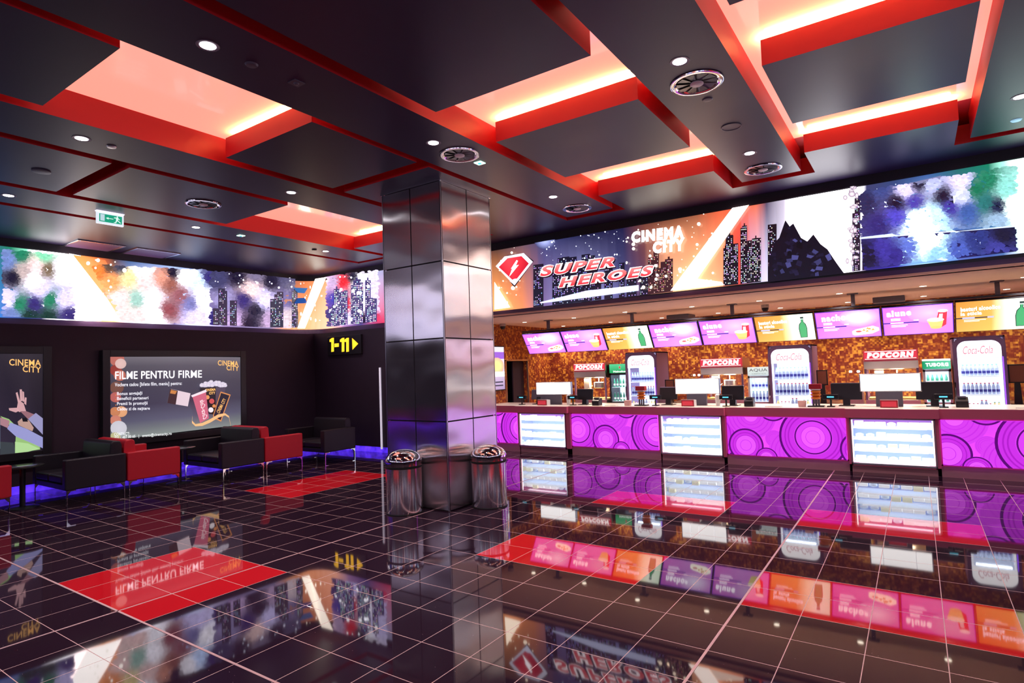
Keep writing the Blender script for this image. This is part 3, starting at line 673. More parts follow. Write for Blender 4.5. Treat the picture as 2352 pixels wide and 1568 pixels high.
# dark towers standing in the glow, smoke edge
def shards(poly_pts, base, n, seed, amp=.5, size=12):
    random.seed(seed); xs_ = [p[0] for p in poly_pts]; ys_ = [p[1] for p in poly_pts]; a.L += 1
    def inside(x, y):
        c = False; m_ = len(poly_pts)
        for i in range(m_):
            x1, y1 = poly_pts[i]; x2, y2 = poly_pts[i-1]
            if (y1 > y) != (y2 > y) and x < (x2-x1)*(y-y1)/(y2-y1)+x1: c = not c
        return c
    for i in range(n):
        x = random.uniform(min(xs_), max(xs_)); y = random.uniform(min(ys_), max(ys_))
        if not inside(x, y): continue
        r = size*random.uniform(.3, 1); t0 = random.random()*6.28; k = random.uniform(1-amp, 1+amp*1.6); cc = random.choice(base) if isinstance(base, list) else base
        pts_ = [(x+r*math.cos(t0+q)*random.uniform(.6, 1.2), y+r*.8*math.sin(t0+q)*random.uniform(.6, 1.2)) for q in (0, 1.3, 2.9, 4.2)]
        if all(inside(*q) for q in pts_): a.L += .02; a.poly(pts_, tuple(v*k for v in cc), False)
    a.L = math.ceil(a.L)+1
crag = [(1766, 649), (1768, 600), (1780, 560), (1792, 548), (1806, 508), (1816, 522), (1824, 515), (1842, 548), (1856, 556), (1870, 540), (1886, 562), (1902, 574), (1922, 604), (1940, 629)]
a.poly(crag, K(14, 10, 26))
shards(crag, [K(26, 22, 50), K(18, 14, 36), K(60, 60, 110), K(10, 8, 20)], 120, 3, .3, 12)
random.seed(8)
for i in range(26):
    y = 430+random.random()*195; x = 1962+random.gauss(0, 7); a.disc(x, y, random.uniform(3, 9), random.uniform(3, 8), K(235, 215, 225, 1.6), K(120, 105, 130), n=9)
def paint(pts, anchors, n, seed, size=10, amp=.16):
    random.seed(seed); xs_ = [p[0] for p in pts]; ys_ = [p[1] for p in pts]; a.L += 1; Lb = a.L
    def inside(x, y):
        c = False
        for i in range(len(pts)):
            x1, y1 = pts[i]; x2, y2 = pts[i-1]
            if (y1 > y) != (y2 > y) and x < (x2-x1)*(y-y1)/(y2-y1)+x1: c = not c
        return c
    def colour(x, y):
        t = 0; o = [0, 0, 0]
        for ax, ay, c in anchors:
            w_ = 1/((ax-x)**2+(ay-y)**2+20)**2.2; t += w_
            for k in range(3): o[k] += w_*c[k]
        return tuple(v/t for v in o)
    k = 0
    for i in range(n):
        x = random.uniform(min(xs_), max(xs_)); y = random.uniform(min(ys_), max(ys_)); r = size*(1.25-.8*i/n)*random.uniform(.6, 1.1)
        if not inside(x, y): continue
        c = colour(x, y); q = 1+random.uniform(-amp, amp); t0 = random.random()*1.2-.6; k += 1; a.L = Lb+k*.02
        pp = [(x+r*1.3*math.cos(t0+u)-.0, y+r*.75*math.sin(t0+u)) for u in [j*2*PI/7 for j in range(7)]]
        if min(w_[1] for w_ in pp) < min(ys_)-2 or max(w_[1] for w_ in pp) > max(ys_)+2: continue
        a.poly(pp, tuple(v*q for v in c), False)
    a.L = math.ceil(a.L)+1
LAV, DPU, GRN, DGN, WHT, PNK, NVY, STL = K(205, 195, 245, 1.2), K(50, 40, 110), K(30, 120, 90), K(12, 50, 44), (1.25, 1.2, 1.35), K(240, 205, 205, 1.1), K(24, 20, 46), K(110, 130, 190)
# burst of light with dark ground band
a.poly([(1978, 545), (2328, 524), (2332, 580), (1986, 622)], [K(50, 40, 110), K(16, 14, 40), K(22, 18, 60), K(50, 40, 120)])
a.poly([(2010, 476), (2078, 432), (2090, 440), (2030, 486)], K(210, 215, 250, 1.3)); a.poly([(2060, 432), (2160, 408), (2170, 422), (2100, 438)], K(120, 120, 160)); a.poly([(2182, 412), (2226, 404), (2226, 466), (2184, 472)], K(200, 205, 235, 1.2)); a.poly([(2172, 410), (2182, 409), (2190, 476), (2178, 476)], K(14, 14, 34))
a.poly([(2284, 470), (2296, 458), (2308, 476), (2300, 496), (2280, 494)], K(14, 16, 34))
a.poly([(2100, 512), (2118, 508), (2200, 600), (2060, 612)], [(1.6, 2.2, 2), (1.6, 2.2, 2), K(90, 130, 200), K(120, 170, 220)])
a.poly([(2120, 512), (2270, 556), (2262, 560), (2118, 518)], K(200, 225, 235, 1.2)); a.poly([(2150, 598), (2268, 552), (2270, 554), (2170, 602)], K(190, 205, 250, 1.2)); a.poly([(1976, 548), (2060, 538), (2200, 534), (2328, 521), (2328, 525), (2060, 546), (1976, 552)], K(200, 215, 250, 1.2))
paint([(1980, 445), (2330, 388), (2330, 520), (1980, 545)], [(1990, 470, K(40, 40, 80)), (2030, 440, K(60, 70, 130)), (2060, 470, NVY), (2020, 520, DPU), (2080, 440, LAV), (2110, 425, NVY), (2140, 430, K(180, 185, 230, 1.1)), (2100, 470, K(70, 60, 160)), (2060, 500, K(80, 70, 190)), (2112, 510, (2.2, 2.8, 2.4)), (2150, 500, K(170, 210, 240, 1.4)), (2165, 455, NVY), (2205, 425, LAV), (2205, 455, K(190, 195, 235, 1.2)), (2180, 480, K(60, 50, 150)), (2220, 490, K(60, 90, 160)), (2240, 440, K(20, 110, 80)), (2265, 420, GRN), (2260, 470, K(40, 110, 110)), (2290, 480, K(30, 34, 70)), (2310, 440, K(130, 200, 190, 1.2)), (2290, 510, K(150, 180, 210)), (2325, 480, (1.8, 2.2, 2.1))], 3200, 75, 6)
paint([(1985, 556), (2326, 532), (2330, 577), (1988, 618)], [(2000, 590, NVY), (2030, 580, K(60, 50, 150)), (2060, 590, K(50, 40, 130)), (2090, 570, K(90, 110, 200)), (2125, 560, (1.5, 2.1, 1.9)), (2150, 590, K(130, 180, 220, 1.2)), (2200, 580, K(70, 90, 180)), (2240, 560, K(40, 50, 120)), (2300, 550, NVY), (2290, 575, K(60, 60, 150))], 1500, 76, 6)
a.disc(2112, 514, 22, 13, (3, 3.4, 3.0), (2.2, 2.9, 2.4), n=18)
# left: soft abstract masses instead of the printed figures
a.poly([(150, 585), (176, 590), (268, 738), (190, 742), (128, 640)], (3.2, 3.0, 2.9)); a.poly([(158, 588), (232, 600), (268, 660), (276, 738)], [K(245, 150, 80, 1.3), K(225, 120, 70), K(240, 150, 100, 1.2), K(250, 170, 120, 1.3)])
def mass(pts, cols_, n, seed, size=11):
    cx0 = sum(p[0] for p in pts)/len(pts); cy0 = sum(p[1] for p in pts)/len(pts); a.L += 1
    for i in range(len(pts)): a.poly([(cx0, cy0), pts[i-1], pts[i]], [cols_[0], cols_[i % len(cols_)], cols_[(i+1) % len(cols_)]], False)
    shards(pts, cols_, n, seed, .45, size)
paint([(0, 575), (150, 595), (160, 742), (0, 735)], [(8, 600, STL), (40, 588, GRN), (90, 590, K(120, 200, 160, 1.2)), (20, 640, NVY), (45, 625, K(190, 170, 170)), (75, 612, PNK), (100, 622, K(120, 100, 80)), (70, 645, WHT), (85, 668, LAV), (35, 700, GRN), (70, 700, DPU), (105, 690, GRN), (60, 728, DGN), (100, 730, DGN), (10, 690, LAV), (15, 725, STL), (140, 690, LAV), (148, 725, DPU), (130, 620, WHT)], 2200, 71, 6)
paint([(200, 612), (470, 626), (470, 745), (272, 742)], [(215, 625, K(235, 130, 60)), (240, 650, K(240, 150, 90, 1.2)), (235, 615, K(90, 70, 60)), (262, 615, K(60, 60, 80)), (285, 640, K(230, 210, 150, 1.2)), (310, 620, WHT), (320, 650, PNK), (300, 690, K(150, 190, 180, 1.1)), (265, 690, PNK), (335, 690, WHT), (300, 730, PNK), (345, 730, WHT), (362, 640, K(220, 150, 130)), (382, 630, NVY), (378, 655, K(150, 90, 80)), (410, 640, WHT), (400, 680, K(150, 90, 100)), (372, 715, K(140, 70, 80)), (425, 700, K(120, 120, 180)), (440, 650, K(190, 210, 250, 1.4)), (450, 690, WHT), (435, 730, LAV), (465, 640, DPU)], 3200, 72, 6)
paint([(470, 626), (660, 640), (660, 755), (470, 748)], [(485, 645, K(60, 60, 100)), (500, 690, K(150, 140, 190)), (485, 735, DPU), (530, 640, NVY), (570, 636, K(120, 110, 140)), (605, 650, NVY), (560, 668, PNK), (590, 690, LAV), (545, 690, DPU), (570, 715, NVY), (555, 745, NVY), (520, 740, K(200, 170, 220)), (610, 735, K(190, 160, 200)), (640, 690, K(110, 100, 150)), (640, 650, K(80, 76, 110)), (645, 735, K(220, 200, 210))], 2200, 73, 6)
paint([(776, 636), (892, 624), (892, 745), (776, 752)], [(790, 650, K(200, 170, 210)), (812, 650, K(225, 40, 50)), (818, 700, K(200, 40, 60)), (800, 690, K(60, 60, 170)), (790, 730, DPU), (820, 740, LAV), (850, 650, WHT), (870, 660, LAV), (850, 700, WHT), (880, 700, LAV), (855, 735, NVY), (885, 735, K(220, 60, 100)), (835, 640, NVY)], 1400, 74, 5)
def rod(x0, y0, x1, y1, w_, c): 
    dx, dy = x1-x0, y1-y0; l = math.hypot(dx, dy); nx, ny = -dy/l*w_/2, dx/l*w_/2; a.poly([(x0+nx*.3, y0+ny*.3), (x1+nx, y1+ny), (x1-nx, y1-ny), (x0-nx*.3, y0-ny*.3)], c)
skyline(470, 530, lambda x: 640, lambda x: 752, K(50, 46, 70), K(200, 200, 235), 6, 8, 16, .3, .8, .4)
skyline(600, 660, lambda x: 640, lambda x: 754, K(50, 46, 66), K(220, 215, 245), 6, 8, 16, .3, .8, .4)
skyline(770, 880, lambda x: 630, lambda x: 752, K(70, 60, 110), K(240, 240, 255, 1.4), 14, 8, 18, .3, .9, .6)
a.poly([(652, 664), (716, 666), (700, 678), (668, 676)], K(50, 100, 160)); a.poly([(668, 688), (702, 688), (714, 700), (654, 700)], K(30, 70, 140))
a.poly([(752, 644), (778, 640), (700, 757), (664, 757)], (3, 2.6, 2.2))
bokeh(180, 290, lambda x: 590, lambda x: 740, 26, (2.6, 2.4, 2.2), 5, 21); bokeh(470, 660, lambda x: 620, lambda x: 680, 26, K(230, 230, 255, 1.5), 3, 22); bokeh(680, 770, lambda x: 640, lambda x: 750, 26, (2.6, 2.3, 2.0), 5, 23)
bokeh(780, 890, lambda x: 625, lambda x: 745, 40, (2.4, 2.4, 2.6), 4, 24)
a.build('screen_picture', M['art_band'], e)
# the same screen continues along the right and the front wall
for nm, mp2 in (('left', lambda u, v, L: Vector((-27.98+.002*L, bhit(-900, 650)[0].y-u*(bhit(-900, 650)[0].y+19.5), BZ0+(BZ1-BZ0)*v))*T), ('right', lambda u, v, L: Vector((12.68-.002*L, 12.0-u*31.5, BZ0+(BZ1-BZ0)*v))*T), ('front', lambda u, v, L: Vector((12.6-u*40, -19.58+.002*L, BZ0+(BZ1-BZ0)*v))*T)):
    a2 = Art(mp2); pal = [K(60, 40, 130), K(120, 90, 190), (1.6, 1.5, 1.8), K(250, 150, 90, 1.2), K(235, 110, 60), K(60, 60, 110), K(180, 170, 230, 1.3), K(50, 50, 110), (1.5, 1.45, 1.6), K(240, 140, 90), K(110, 90, 150), K(200, 190, 240, 1.3), K(40, 90, 110), (1.4, 1.5, 1.6), K(70, 50, 140)]
    n = len(pal); a2.hgrad([(i/(n-1), pal[i], pal[(i*3+2) % n]) for i in range(n)], lambda x: 1, lambda x: 0, .02)
    random.seed(31)
    for i in range(120):
        x = random.random(); y = random.random()*.9+.05; r = random.uniform(.001, .004); a2.disc(x, y, r, r*10, (1.8, 1.6, 1.6), n=7)
    a2.build('screen_picture', M['art_band'], e)

# ------------------------------------------------------------------ counter
YF = 15.0
ctr = [('purple', -17.1, -14.72), ('case', -14.63, -11.82), ('purple', -11.57, -6.98), ('case', -6.90, -4.16), ('purple', -4.03, .53), ('case', .62, 3.29), ('purple', 3.40, 8.0)]
PUR = [K(205, 60, 225), K(180, 35, 200), K(225, 90, 240), K(120, 16, 150), K(78, 8, 100), K(240, 130, 250)]
plabels = ['purple backlit counter front with rings, partly hidden behind the right chrome bin', 'purple backlit counter front between the left and middle display cases', 'purple backlit counter front between the middle and right display cases', 'purple backlit counter front right of the last display case', 'purple backlit counter front beyond the right end of the photo']
pi = 0
for kind, x0, x1 in ctr:
    if kind != 'purple': continue
    e = empty('counter_cabinet', ((x0+x1)/2*T, YF*T, 0), label=plabels[pi], cat='counter', group='purple counter cabinets'); 
    wd = (x1-x0)/2*T
    MB().box(-wd, wd, .03, .55, .02, 2.08*T).build('carcass', M['burgundy'], e)
    b = MB(); b.box(-wd, -wd+.02, 0, .03, .39*T, 2.08*T).box(wd-.02, wd, 0, .03, .39*T, 2.08*T).box(-wd, wd, 0, .03, .37*T, .44*T).box(-wd, wd, 0, .03, 2.03*T, 2.08*T)
    b.build('panel_frame', M['burgundy'], e)
    MB().box(-wd, wd, .005, .029, .0, .368*T).build('plinth', M['kick'], e)
    W_ = 2*wd-.04; H_ = (2.03-.44)*T
    a = Art(quadmap((-wd+.02, .018, .44*T), (wd-.02, .018, .44*T), (wd-.02, .018, 2.03*T), (-wd+.02, .018, 2.03*T), .0006), (0, 0, 1, 1))
    asp = W_/H_
    a.rect(0, 0, 1, 1, [K(215, 70, 235), K(225, 80, 240), K(215, 75, 235), K(205, 60, 225)])
    def ringset(cx_, cy_, R, cols, core=None, n=44, edge=None):
        # cx in units of panel height
        for r0, r1, c in cols:
            a.L += 1
            for i in range(n):
                t0, t1 = 2*PI*i/n, 2*PI*(i+1)/n
                P = lambda r, t: ((cx_+R*r*math.cos(t))/asp, cy_+R*r*math.sin(t))
                if r0 <= 0: a.poly([P(0, 0), P(r1, t0), P(r1, t1)], c, False)
                else: a.poly([P(r0, t0), P(r1, t0), P(r1, t1), P(r0, t1)], c, False)
    off = (-.9, .33, -.37, -.75)[pi]
    A, Bc, D = K(190, 45, 215), K(165, 28, 190), K(84, 8, 108)
    big = [(0, 1, A), (.93, 1, D), (.80, .84, Bc), (.70, .74, Bc), (0, .56, K(205, 60, 228)), (.50, .54, D), (.0, .36, K(222, 85, 240)), (.34, .36, A), (.20, .215, A)]
    mid = [(0, 1, A), (.9, 1, D), (.72, .77, Bc), (0, .6, K(215, 80, 238)), (.57, .6, Bc), (.3, .33, A)]
    faint = [(0, 1, K(200, 58, 222)), (.88, .92, A), (.72, .76, A), (.55, .59, A), (.4, .43, A), (0, .3, K(220, 85, 240)), (.28, .30, A)]
    for ox in (off-5.1, off-2.55, off, off+2.62, off+5.2):
        ringset(ox+1.0, 1.05, .62, faint); ringset(ox+1.55, .45, .22, faint[:4]); ringset(ox+2.0, .12, .60, faint)
        ringset(ox+2.45, .52, .78, big); ringset(ox+1.55, 1.28, .38, mid)
        ringset(ox+.85, .26, .44, mid); ringset(ox+1.35, -.05, .27, mid)
    a.build('backlit_panel', artmat('art_purple_%d' % pi, 1.2, .25), e)
    pi += 1
# end posts between the modules
for x0, x1 in ((-14.72, -14.63), (-11.82, -11.57), (-6.98, -6.90), (-4.16, -4.03), (.53, .62), (3.29, 3.40)):
    struct(MB().tbox(x0, x1, YF-.12, YF+.6, .3, 2.08).build('trim_post', M['burgundy']))
# continuous worktop with steps
b = MB(); zt0, zt1 = 2.08, 2.42
xs = []
for kind, x0, x1 in ctr: xs.append((x0, x1, .35 if kind == 'case' else .1))
edges = [-17.18, -14.75, -11.62, -7.0, -4.0, .5, 3.42, 12.9]; outs = [.12, .34, .12, .34, .12, .34, .12]
for i in range(7): b.tbox(edges[i], edges[i+1], YF-outs[i], 17.4, zt0, zt1-.012)
wt = b.build('worktop', M['burgundy']); tag(wt, 'long burgundy serving counter top running below the menu screens', 'worktop')
b = MB()
for i in range(7): b.tbox(edges[i]+.0, edges[i+1], YF-outs[i]+.02, 17.4, zt1-.012, zt1)
b.build('top_surface', M['worktop'], wt)
struct(MB().tbox(-17.15, 12.9, 16.9, 17.1, 0, 2.08).build('trim_back', M['purple_metal']))

# display cases
random.seed(5)
snack_mats = [mat('snack_white', (.85, .85, .85), .5, emit=(1, 1, .98), estr=1.0), mat('snack_cream', (.85, .82, .6), .5, emit=(1, .98, .75), estr=.8), mat('snack_ice', (.7, .78, .9), .4, emit=(.75, .85, 1), estr=.6)]  # packs glow: the case light is put into their colour
def snack_proto(k):
    if k == 0: return MB().prism([(-.05, 0), (.05, 0), (.06, .04), (.035, .085), (-.035, .085), (-.06, .04)], -.07, .07, 'x').build('snack_pack', snack_mats[0], bevel=.01)
    if k == 1: return MB().box(-.06, .06, -.05, .05, 0, .10).build('snack_box', snack_mats[1], bevel=.006)
    if k == 2: return MB().lathe([(.045, 0), (.055, .05), (.055, .07), (.02, .085)], 14).build('snack_tub', snack_mats[2], smooth=True)
protos = [snack_proto(0), snack_proto(1), snack_proto(2)]; used = [False]*3
side = ['left', 'middle', 'right']
names = ['white snack packets', 'cream snack boxes', 'pale snack tubs']; sing = ['white snack packet', 'cream snack box', 'pale round snack tub']
ci = 0
for kind, x0, x1 in ctr:
    if kind != 'case': continue
    wd = (x1-x0)/2*T; e = empty('display_case', ((x0+x1)/2*T, (YF-.15)*T, 0), label='brightly lit glass-fronted snack display case set in the counter, %s one of three' % side[ci], cat='display case', group='snack display cases')
    zb, zt = .34*T, 2.06*T
    b = MB(); b.box(-wd, wd, .52, .55, 0, zt).box(-wd, -wd+.02, 0, .52, zb-.03, zt).box(wd-.02, wd, 0, .52, zb-.03, zt).box(-wd, wd, 0, .52, zb-.03, zb).box(-wd, wd, 0, .52, zt-.01, zt)
    b.build('carcass', [M['burgundy']], e)
    MB().box(-wd+.02, wd-.02, .505, .519, zb, zt-.01).build('back_mirror', M['case_back'], e)
    MB().box(-wd+.02, wd-.02, .5, .504, zt-.13, zt-.02).build('canopy_glow', mat('case_violet', (.3, .2, .5), .4, emit=(.25, .1, .6), estr=.6), e)
    for s in (-1, 1): MB().box(s*(wd-.021)-.003, s*(wd-.021)+.003, .03, .5, zb, zt-.01).build('side_mirror', M['chrome'], e)
    MB().box(-wd, wd, .05, .06, 0, zb-.03).build('kick_plate', M['kick'], e)
    b = MB(); b.box(-wd, -wd+.015, -.01, .01, zb-.01, zt).box(wd-.015, wd, -.01, .01, zb-.01, zt).box(-wd, wd, -.01, .01, zb-.012, zb+.012).box(-wd, wd, -.01, .01, zt-.02, zt)
    b.build('front_frame', M['satin_metal'], e)
    MB().box(-wd+.016, wd-.016, -.004, .001, zb+.012, zt-.02).build('glass_pane', M['glass'], e)
    for s in (-1, 1): MB().box(s*(wd-.03)-.008, s*(wd-.03)+.008, .02, .035, zb+.02, zt-.03).build('light_tube', M['lightbox'], e)
    hz = (zt-zb)/4
    for k in range(4):
        zz = zb+.006+k*hz
        MB().box(-wd+.03, wd-.03, .09, .50, zz, zz+.008).build('shelf', M['shelf_lit'], e)
        b = MB().box(-wd+.10, wd-.10, .075, .088, zz-.002, zz+.022); b.build('price_rail', M['fridge_white'], e)
        n = 7
        for i in range(n):
            t = random.choice((0, 0, 0, 1, 2)); p = protos[t]; o = p if not used[t] else p.copy()
            if used[t]: col.objects.link(o)
            used[t] = True
            o.location = ((x0+x1)/2*T-wd+.11+(2*wd-.22)*i/(n-1), (YF-.15)*T+.17+random.random()*.03, zz+.0085)
            tag(o, '%s on a lit shelf inside the %s display case' % (sing[t], side[ci]), 'snack', '%s in the %s display case' % (names[t], side[ci]))
    l = bpy.data.objects.new('case_light', lampdata('AREA', 'case_light', .7, (.9, .95, 1), 2*wd*.8, .1)); l.location = (0, .12, zt-.03); l.parent = e; col.objects.link(l)
    ci += 1

# ------------------------------------------------------------------ menu screens under the soffit
menux = [-15.53, -13.04, -10.53, -8.03, -5.56, -3.07, -.64, 1.79, 4.17, 6.60]
def menu_art(kind, mp):
    a = Art(mp, (0, 0, 1, 1))
    Wt = (1.7, 1.6, 1.75)
    if kind == 'o':
        a.hgrad([(0, K(225, 140, 50), K(215, 170, 80)), (.45, K(240, 170, 80), K(225, 190, 90)), (.62, (1.25, 1.2, .8), (1.1, 1.15, .7)), (.8, (1.4, 1.5, 1.3), (1.2, 1.4, 1.1)), (1, (1.1, 1.35, 1.05), (.9, 1.2, .85))], lambda x: 1, lambda x: 0, .2)
        a.text('bauturi alcoolice', [(.06, .68), (.56, .70), (.56, .84), (.06, .82)], Wt, .04); a.text('la sticla', [(.06, .54), (.33, .55), (.33, .67), (.06, .66)], Wt, .04)
        a.rect(0, .44, .48, .475, K(20, 20, 60)); a.rect(.08, .425, .24, .49, K(190, 190, 220)); a.rect(.40, .43, .48, .485, K(190, 190, 220)); a.rect(.1, .38, .38, .395, Wt); a.rect(.1, .34, .3, .355, Wt)
        g = K(60, 170, 110); dg = K(16, 70, 60)
        a.poly([(.75, .10), (.87, .10), (.885, .45), (.87, .62), (.835, .72), (.845, .90), (.79, .90), (.795, .72), (.755, .62), (.74, .45)], dg)
        a.poly([(.76, .12), (.86, .12), (.872, .45), (.86, .60), (.825, .72), (.832, .80), (.80, .80), (.805, .72), (.765, .60), (.752, .45)], [g, g, K(110, 210, 150), g, g, g, g, g, g, g])
        a.rect(.79, .84, .845, .9, K(30, 60, 60)); a.rect(.79, .80, .845, .84, K(200, 220, 215))
    else:
        P0, P1 = K(215, 130, 225), K(225, 150, 235)
        a.hgrad([(0, K(220, 110, 220), K(235, 120, 225)), (.5, P0, P1), (1, P1, K(225, 130, 230))], lambda x: 1, lambda x: 0, .25)
        a.disc(.68, .72, .32, .34, (1.2, 1.1, 1.4) if kind == 'n' else K(235, 200, 245), P1, n=20)
        for r in ((0, 0, 1, .012), (0, .985, 1, 1), (0, 0, .008, 1), (.992, 0, 1, 1)): a.rect(*r, K(90, 20, 225))
        a.text('nachos' if kind == 'n' else 'alune', [(.10, .64), (.55, .66), (.55, .90), (.10, .88)] if kind == 'n' else [(.06, .66), (.42, .68), (.42, .90), (.06, .88)], Wt, .06)
        a.rect(0, .42, .48 if kind == 'n' else .52, .455, K(50, 20, 170))
        for k, (x0, x1, y) in enumerate(((.12, .26, .52), (.12, .26, .57), (.11, .30, .425), (.12, .36, .35), (.12, .33, .30), (.45, .52, .50))): a.rect(x0, y, x1, y+(.03 if k < 3 else .02), Wt)
        if kind == 'n':
            a.poly([(.56, .12), (.60, .08), (.86, .12), (.97, .22), (.97, .32), (.88, .40), (.62, .30), (.56, .24)], (1.5, 1.45, 1.2))
            a.disc(.66, .22, .05, .035, K(225, 90, 110), n=10)
            for q in ((.74, .26), (.79, .22), (.83, .30), (.88, .27), (.80, .32)): a.poly([(q[0]-.03, q[1]-.03), (q[0]+.03, q[1]-.02), (q[0], q[1]+.05)], K(240, 170, 90))
        else:
            a.poly([(.76, .40), (.80, .75), (.92, .76), (.90, .30), (.84, .22)], K(225, 50, 75)); a.disc(.86, .77, .07, .05, (1.3, 1.2, 1.2), n=12); a.poly([(.79, .45), (.81, .68), (.86, .68), (.85, .45)], K(245, 220, 225))
            a.poly([(.64, .46), (.87, .50), (.84, .24), (.69, .20)], K(235, 215, 130)); a.disc(.755, .48, .12, .07, K(255, 245, 215, 1.2), n=14)
            a.disc(.76, .22, .08, .05, K(225, 205, 120), n=12)
    return a
order = ['n', 'a', 'o']*4; mcount = {}
kname = {'n': 'violet nachos menu screen above the counter', 'a': 'violet alune menu screen above the counter', 'o': 'orange menu screen with a green bottle'}
ordn = ['first from the left', 'second from the left', 'third from the left', 'fourth from the left']
zt_, zb_, yt_, yb_ = 6.32, 5.20, 16.75, 17.5
for i in range(9):
    k = order[i]; c = mcount.get(k, 0); mcount[k] = c+1
    x0, x1 = menux[i]+.02, menux[i+1]-.02
    # slightly narrower mapping: top edge nearer to the guests
    e = empty('menu_screen', (0, 0, 0), label='%s, %s of its kind' % (kname[k], ordn[c]), cat='menu screen', group='tilted menu screens above the counter')
    def Pm(x, u, off=0): 
        y = yb_+(yt_-yb_)*u; z = zb_+(zt_-zb_)*u; n = Vector((0, -(zt_-zb_), (yt_-yb_))).normalized(); return Vector((x, y, z))*T+Vector((0, n.y, -abs(n.z)))*off
    X0, X1 = x0, x1
    v = [Pm(X0, 0, -.05), Pm(X1, 0, -.05), Pm(X1, 1, -.05), Pm(X0, 1, -.05), Pm(X0, 0, -.002), Pm(X1, 0, -.002), Pm(X1, 1, -.002), Pm(X0, 1, -.002)]
    MB().add(v, [(0, 1, 2, 3), (4, 7, 6, 5), (0, 4, 5, 1), (1, 5, 6, 2), (2, 6, 7, 3), (3, 7, 4, 0)]).build('housing', M['black_plastic'], e)
    s = .012
    a = menu_art(k, quadmap(Pm(X0+s*2, .01), Pm(X1-s*2, .01), Pm(X1-s*2, .985), Pm(X0+s*2, .985), .0007)); a.build('screen_picture', M['art_screen'], e)
# hanging rail + poles
b = MB(); b.tbox(-15.5, 6.55, 16.78, 16.92, 6.41, 6.49); rl = b.build('hanging_rail', M['black_plastic']); tag(rl, 'black rail carrying the row of menu screens from the plaster soffit', 'rail')
for px in (1259, 1452, 1683, 1962, 2296):
    x = onp(px, 735, 1, 16.85).x; MB().tbox(x-.07, x+.07, 16.78, 16.92, 6.49, 6.98).tbox(x-.2, x+.2, 16.7, 17.0, 6.96, 7.0).build('pole', M['grey_plastic'], rl)

# ------------------------------------------------------------------ downlights
def downlight_proto(r, m, power, colr, ring):
    e = empty('downlight')
    MB().lathe([(r*1.0, -.001), (r*1.38, -.004), (r*1.44, -.001), (r*1.44, .0)], 32, cap=False).build('trim_ring', ring, e, smooth=True)
    MB().lathe([(r, -.002), (r*.98, -.0035), (0.001, -.0035)], 28, cap=False).build('lens', m, e)
    if power:
        l = bpy.data.objects.new('lamp', lampdata('SPOT', 'lamp', power, colr, .05, spot=math.radians(120), blend=.8)); l.location = (0, 0, -.03); l.parent = e; col.objects.link(l)
    return e
dp = downlight_proto(.056, M['lamp_white'], 95, (1, .90, .92), mat('ring_grey', (.25, .2, .27), .4))
dl = [(-7.58, -5.46, 'nearest one in the middle ceiling strip'), (-7.51, .62, 'left of the vent over the column'), (-7.59, 7.09, 'farthest one in the middle ceiling strip'),
      (-14.08, -5.15, 'in the strip left of the large pink cove'), (-14.03, .83, 'in the ceiling strip above the small pink cove'), (-.78, .58, 'beside the largest round vent'), (-.87, 7.12, 'beside the far vent of the right strip'),
      (-20.95, -4.73, 'at the far left edge of the photo'), (-20.75, 1.16, 'right of the green exit sign'), (-20.92, 7.62, 'left of the column just above the led screen'), (5.29, 7.41, 'cut by the right edge of the photo')]
for i, (x, y, s) in enumerate(dl):
    e = dp if i == 0 else copy_tree(dp)
    e.location = (x*T, y*T, Z0*T); tag(e, 'round recessed downlight in the black ceiling, '+s, 'downlight', 'downlights in the black ceiling')
sp_ = downlight_proto(.045, M['lamp_warm'], 85, (1, .82, .64), mat('ring_cream', (.7, .5, .35), .4))
sl = [(-15.36, 16.87), (-12.18, 16.84), (-8.91, 16.1), (-5.68, 16.4), (-2.71, 16.45), (.41, 16.36), (3.23, 16.36), (6.2, 16.36), (-15.57, 21.7), (-12.25, 21.6), (-9.01, 21.5), (-5.8, 21.3), (-2.68, 21.18), (.32, 21.05), (3.29, 21.06), (6.15, 20.93)]
for i, (x, y) in enumerate(sl):
    e = sp_ if i == 0 else copy_tree(sp_)
    e.location = (x*T, y*T, 7.0*T); row = 'front' if i < 8 else 'rear'; k = i % 8
    nth = ('first', 'second', 'third', 'fourth', 'fifth', 'sixth', 'seventh', 'eighth')[k]
    tag(e, 'small warm downlight in the service soffit, %s from the left in the %s row' % (nth, row), 'downlight', 'downlights in the service soffit')

# ------------------------------------------------------------------ round air vents
def vent_proto():
    e = empty('air_vent'); r = .205
    MB().lathe([(r, .0), (r+.022, -.004), (r+.02, -.012), (r-.004, -.016), (r-.02, -.008), (r-.034, .0)], 48, cap=False).build('rim', M['chrome'], e, smooth=True)
    MB().cyl(r-.02, -.002, -.0005, n=40).build('duct', M['rubber'], e)
    b = MB()
    for k in range(10):
        a0 = 2*PI*k/10; a1 = a0+.50
        P = lambda rr, a_, z: (rr*math.cos(a_), rr*math.sin(a_), z)
        b.add([P(.06, a0, -.004), P(r-.03, a0, -.004), P(r-.03, a1, -.011), P(.06, a1, -.011)], [(0, 1, 2, 3)])
    b.build('blades', mat('vent_blade', (.03, .025, .03), .25, .3), e, fix=False)
    MB().lathe([(.056, -.006), (.058, -.016), (.05, -.021), (0.001, -.021)], 28, cap=False).build('hub', mat('vent_hub', (.9, .8, .85), .4), e, smooth=True)
    return e
vp = vent_proto()
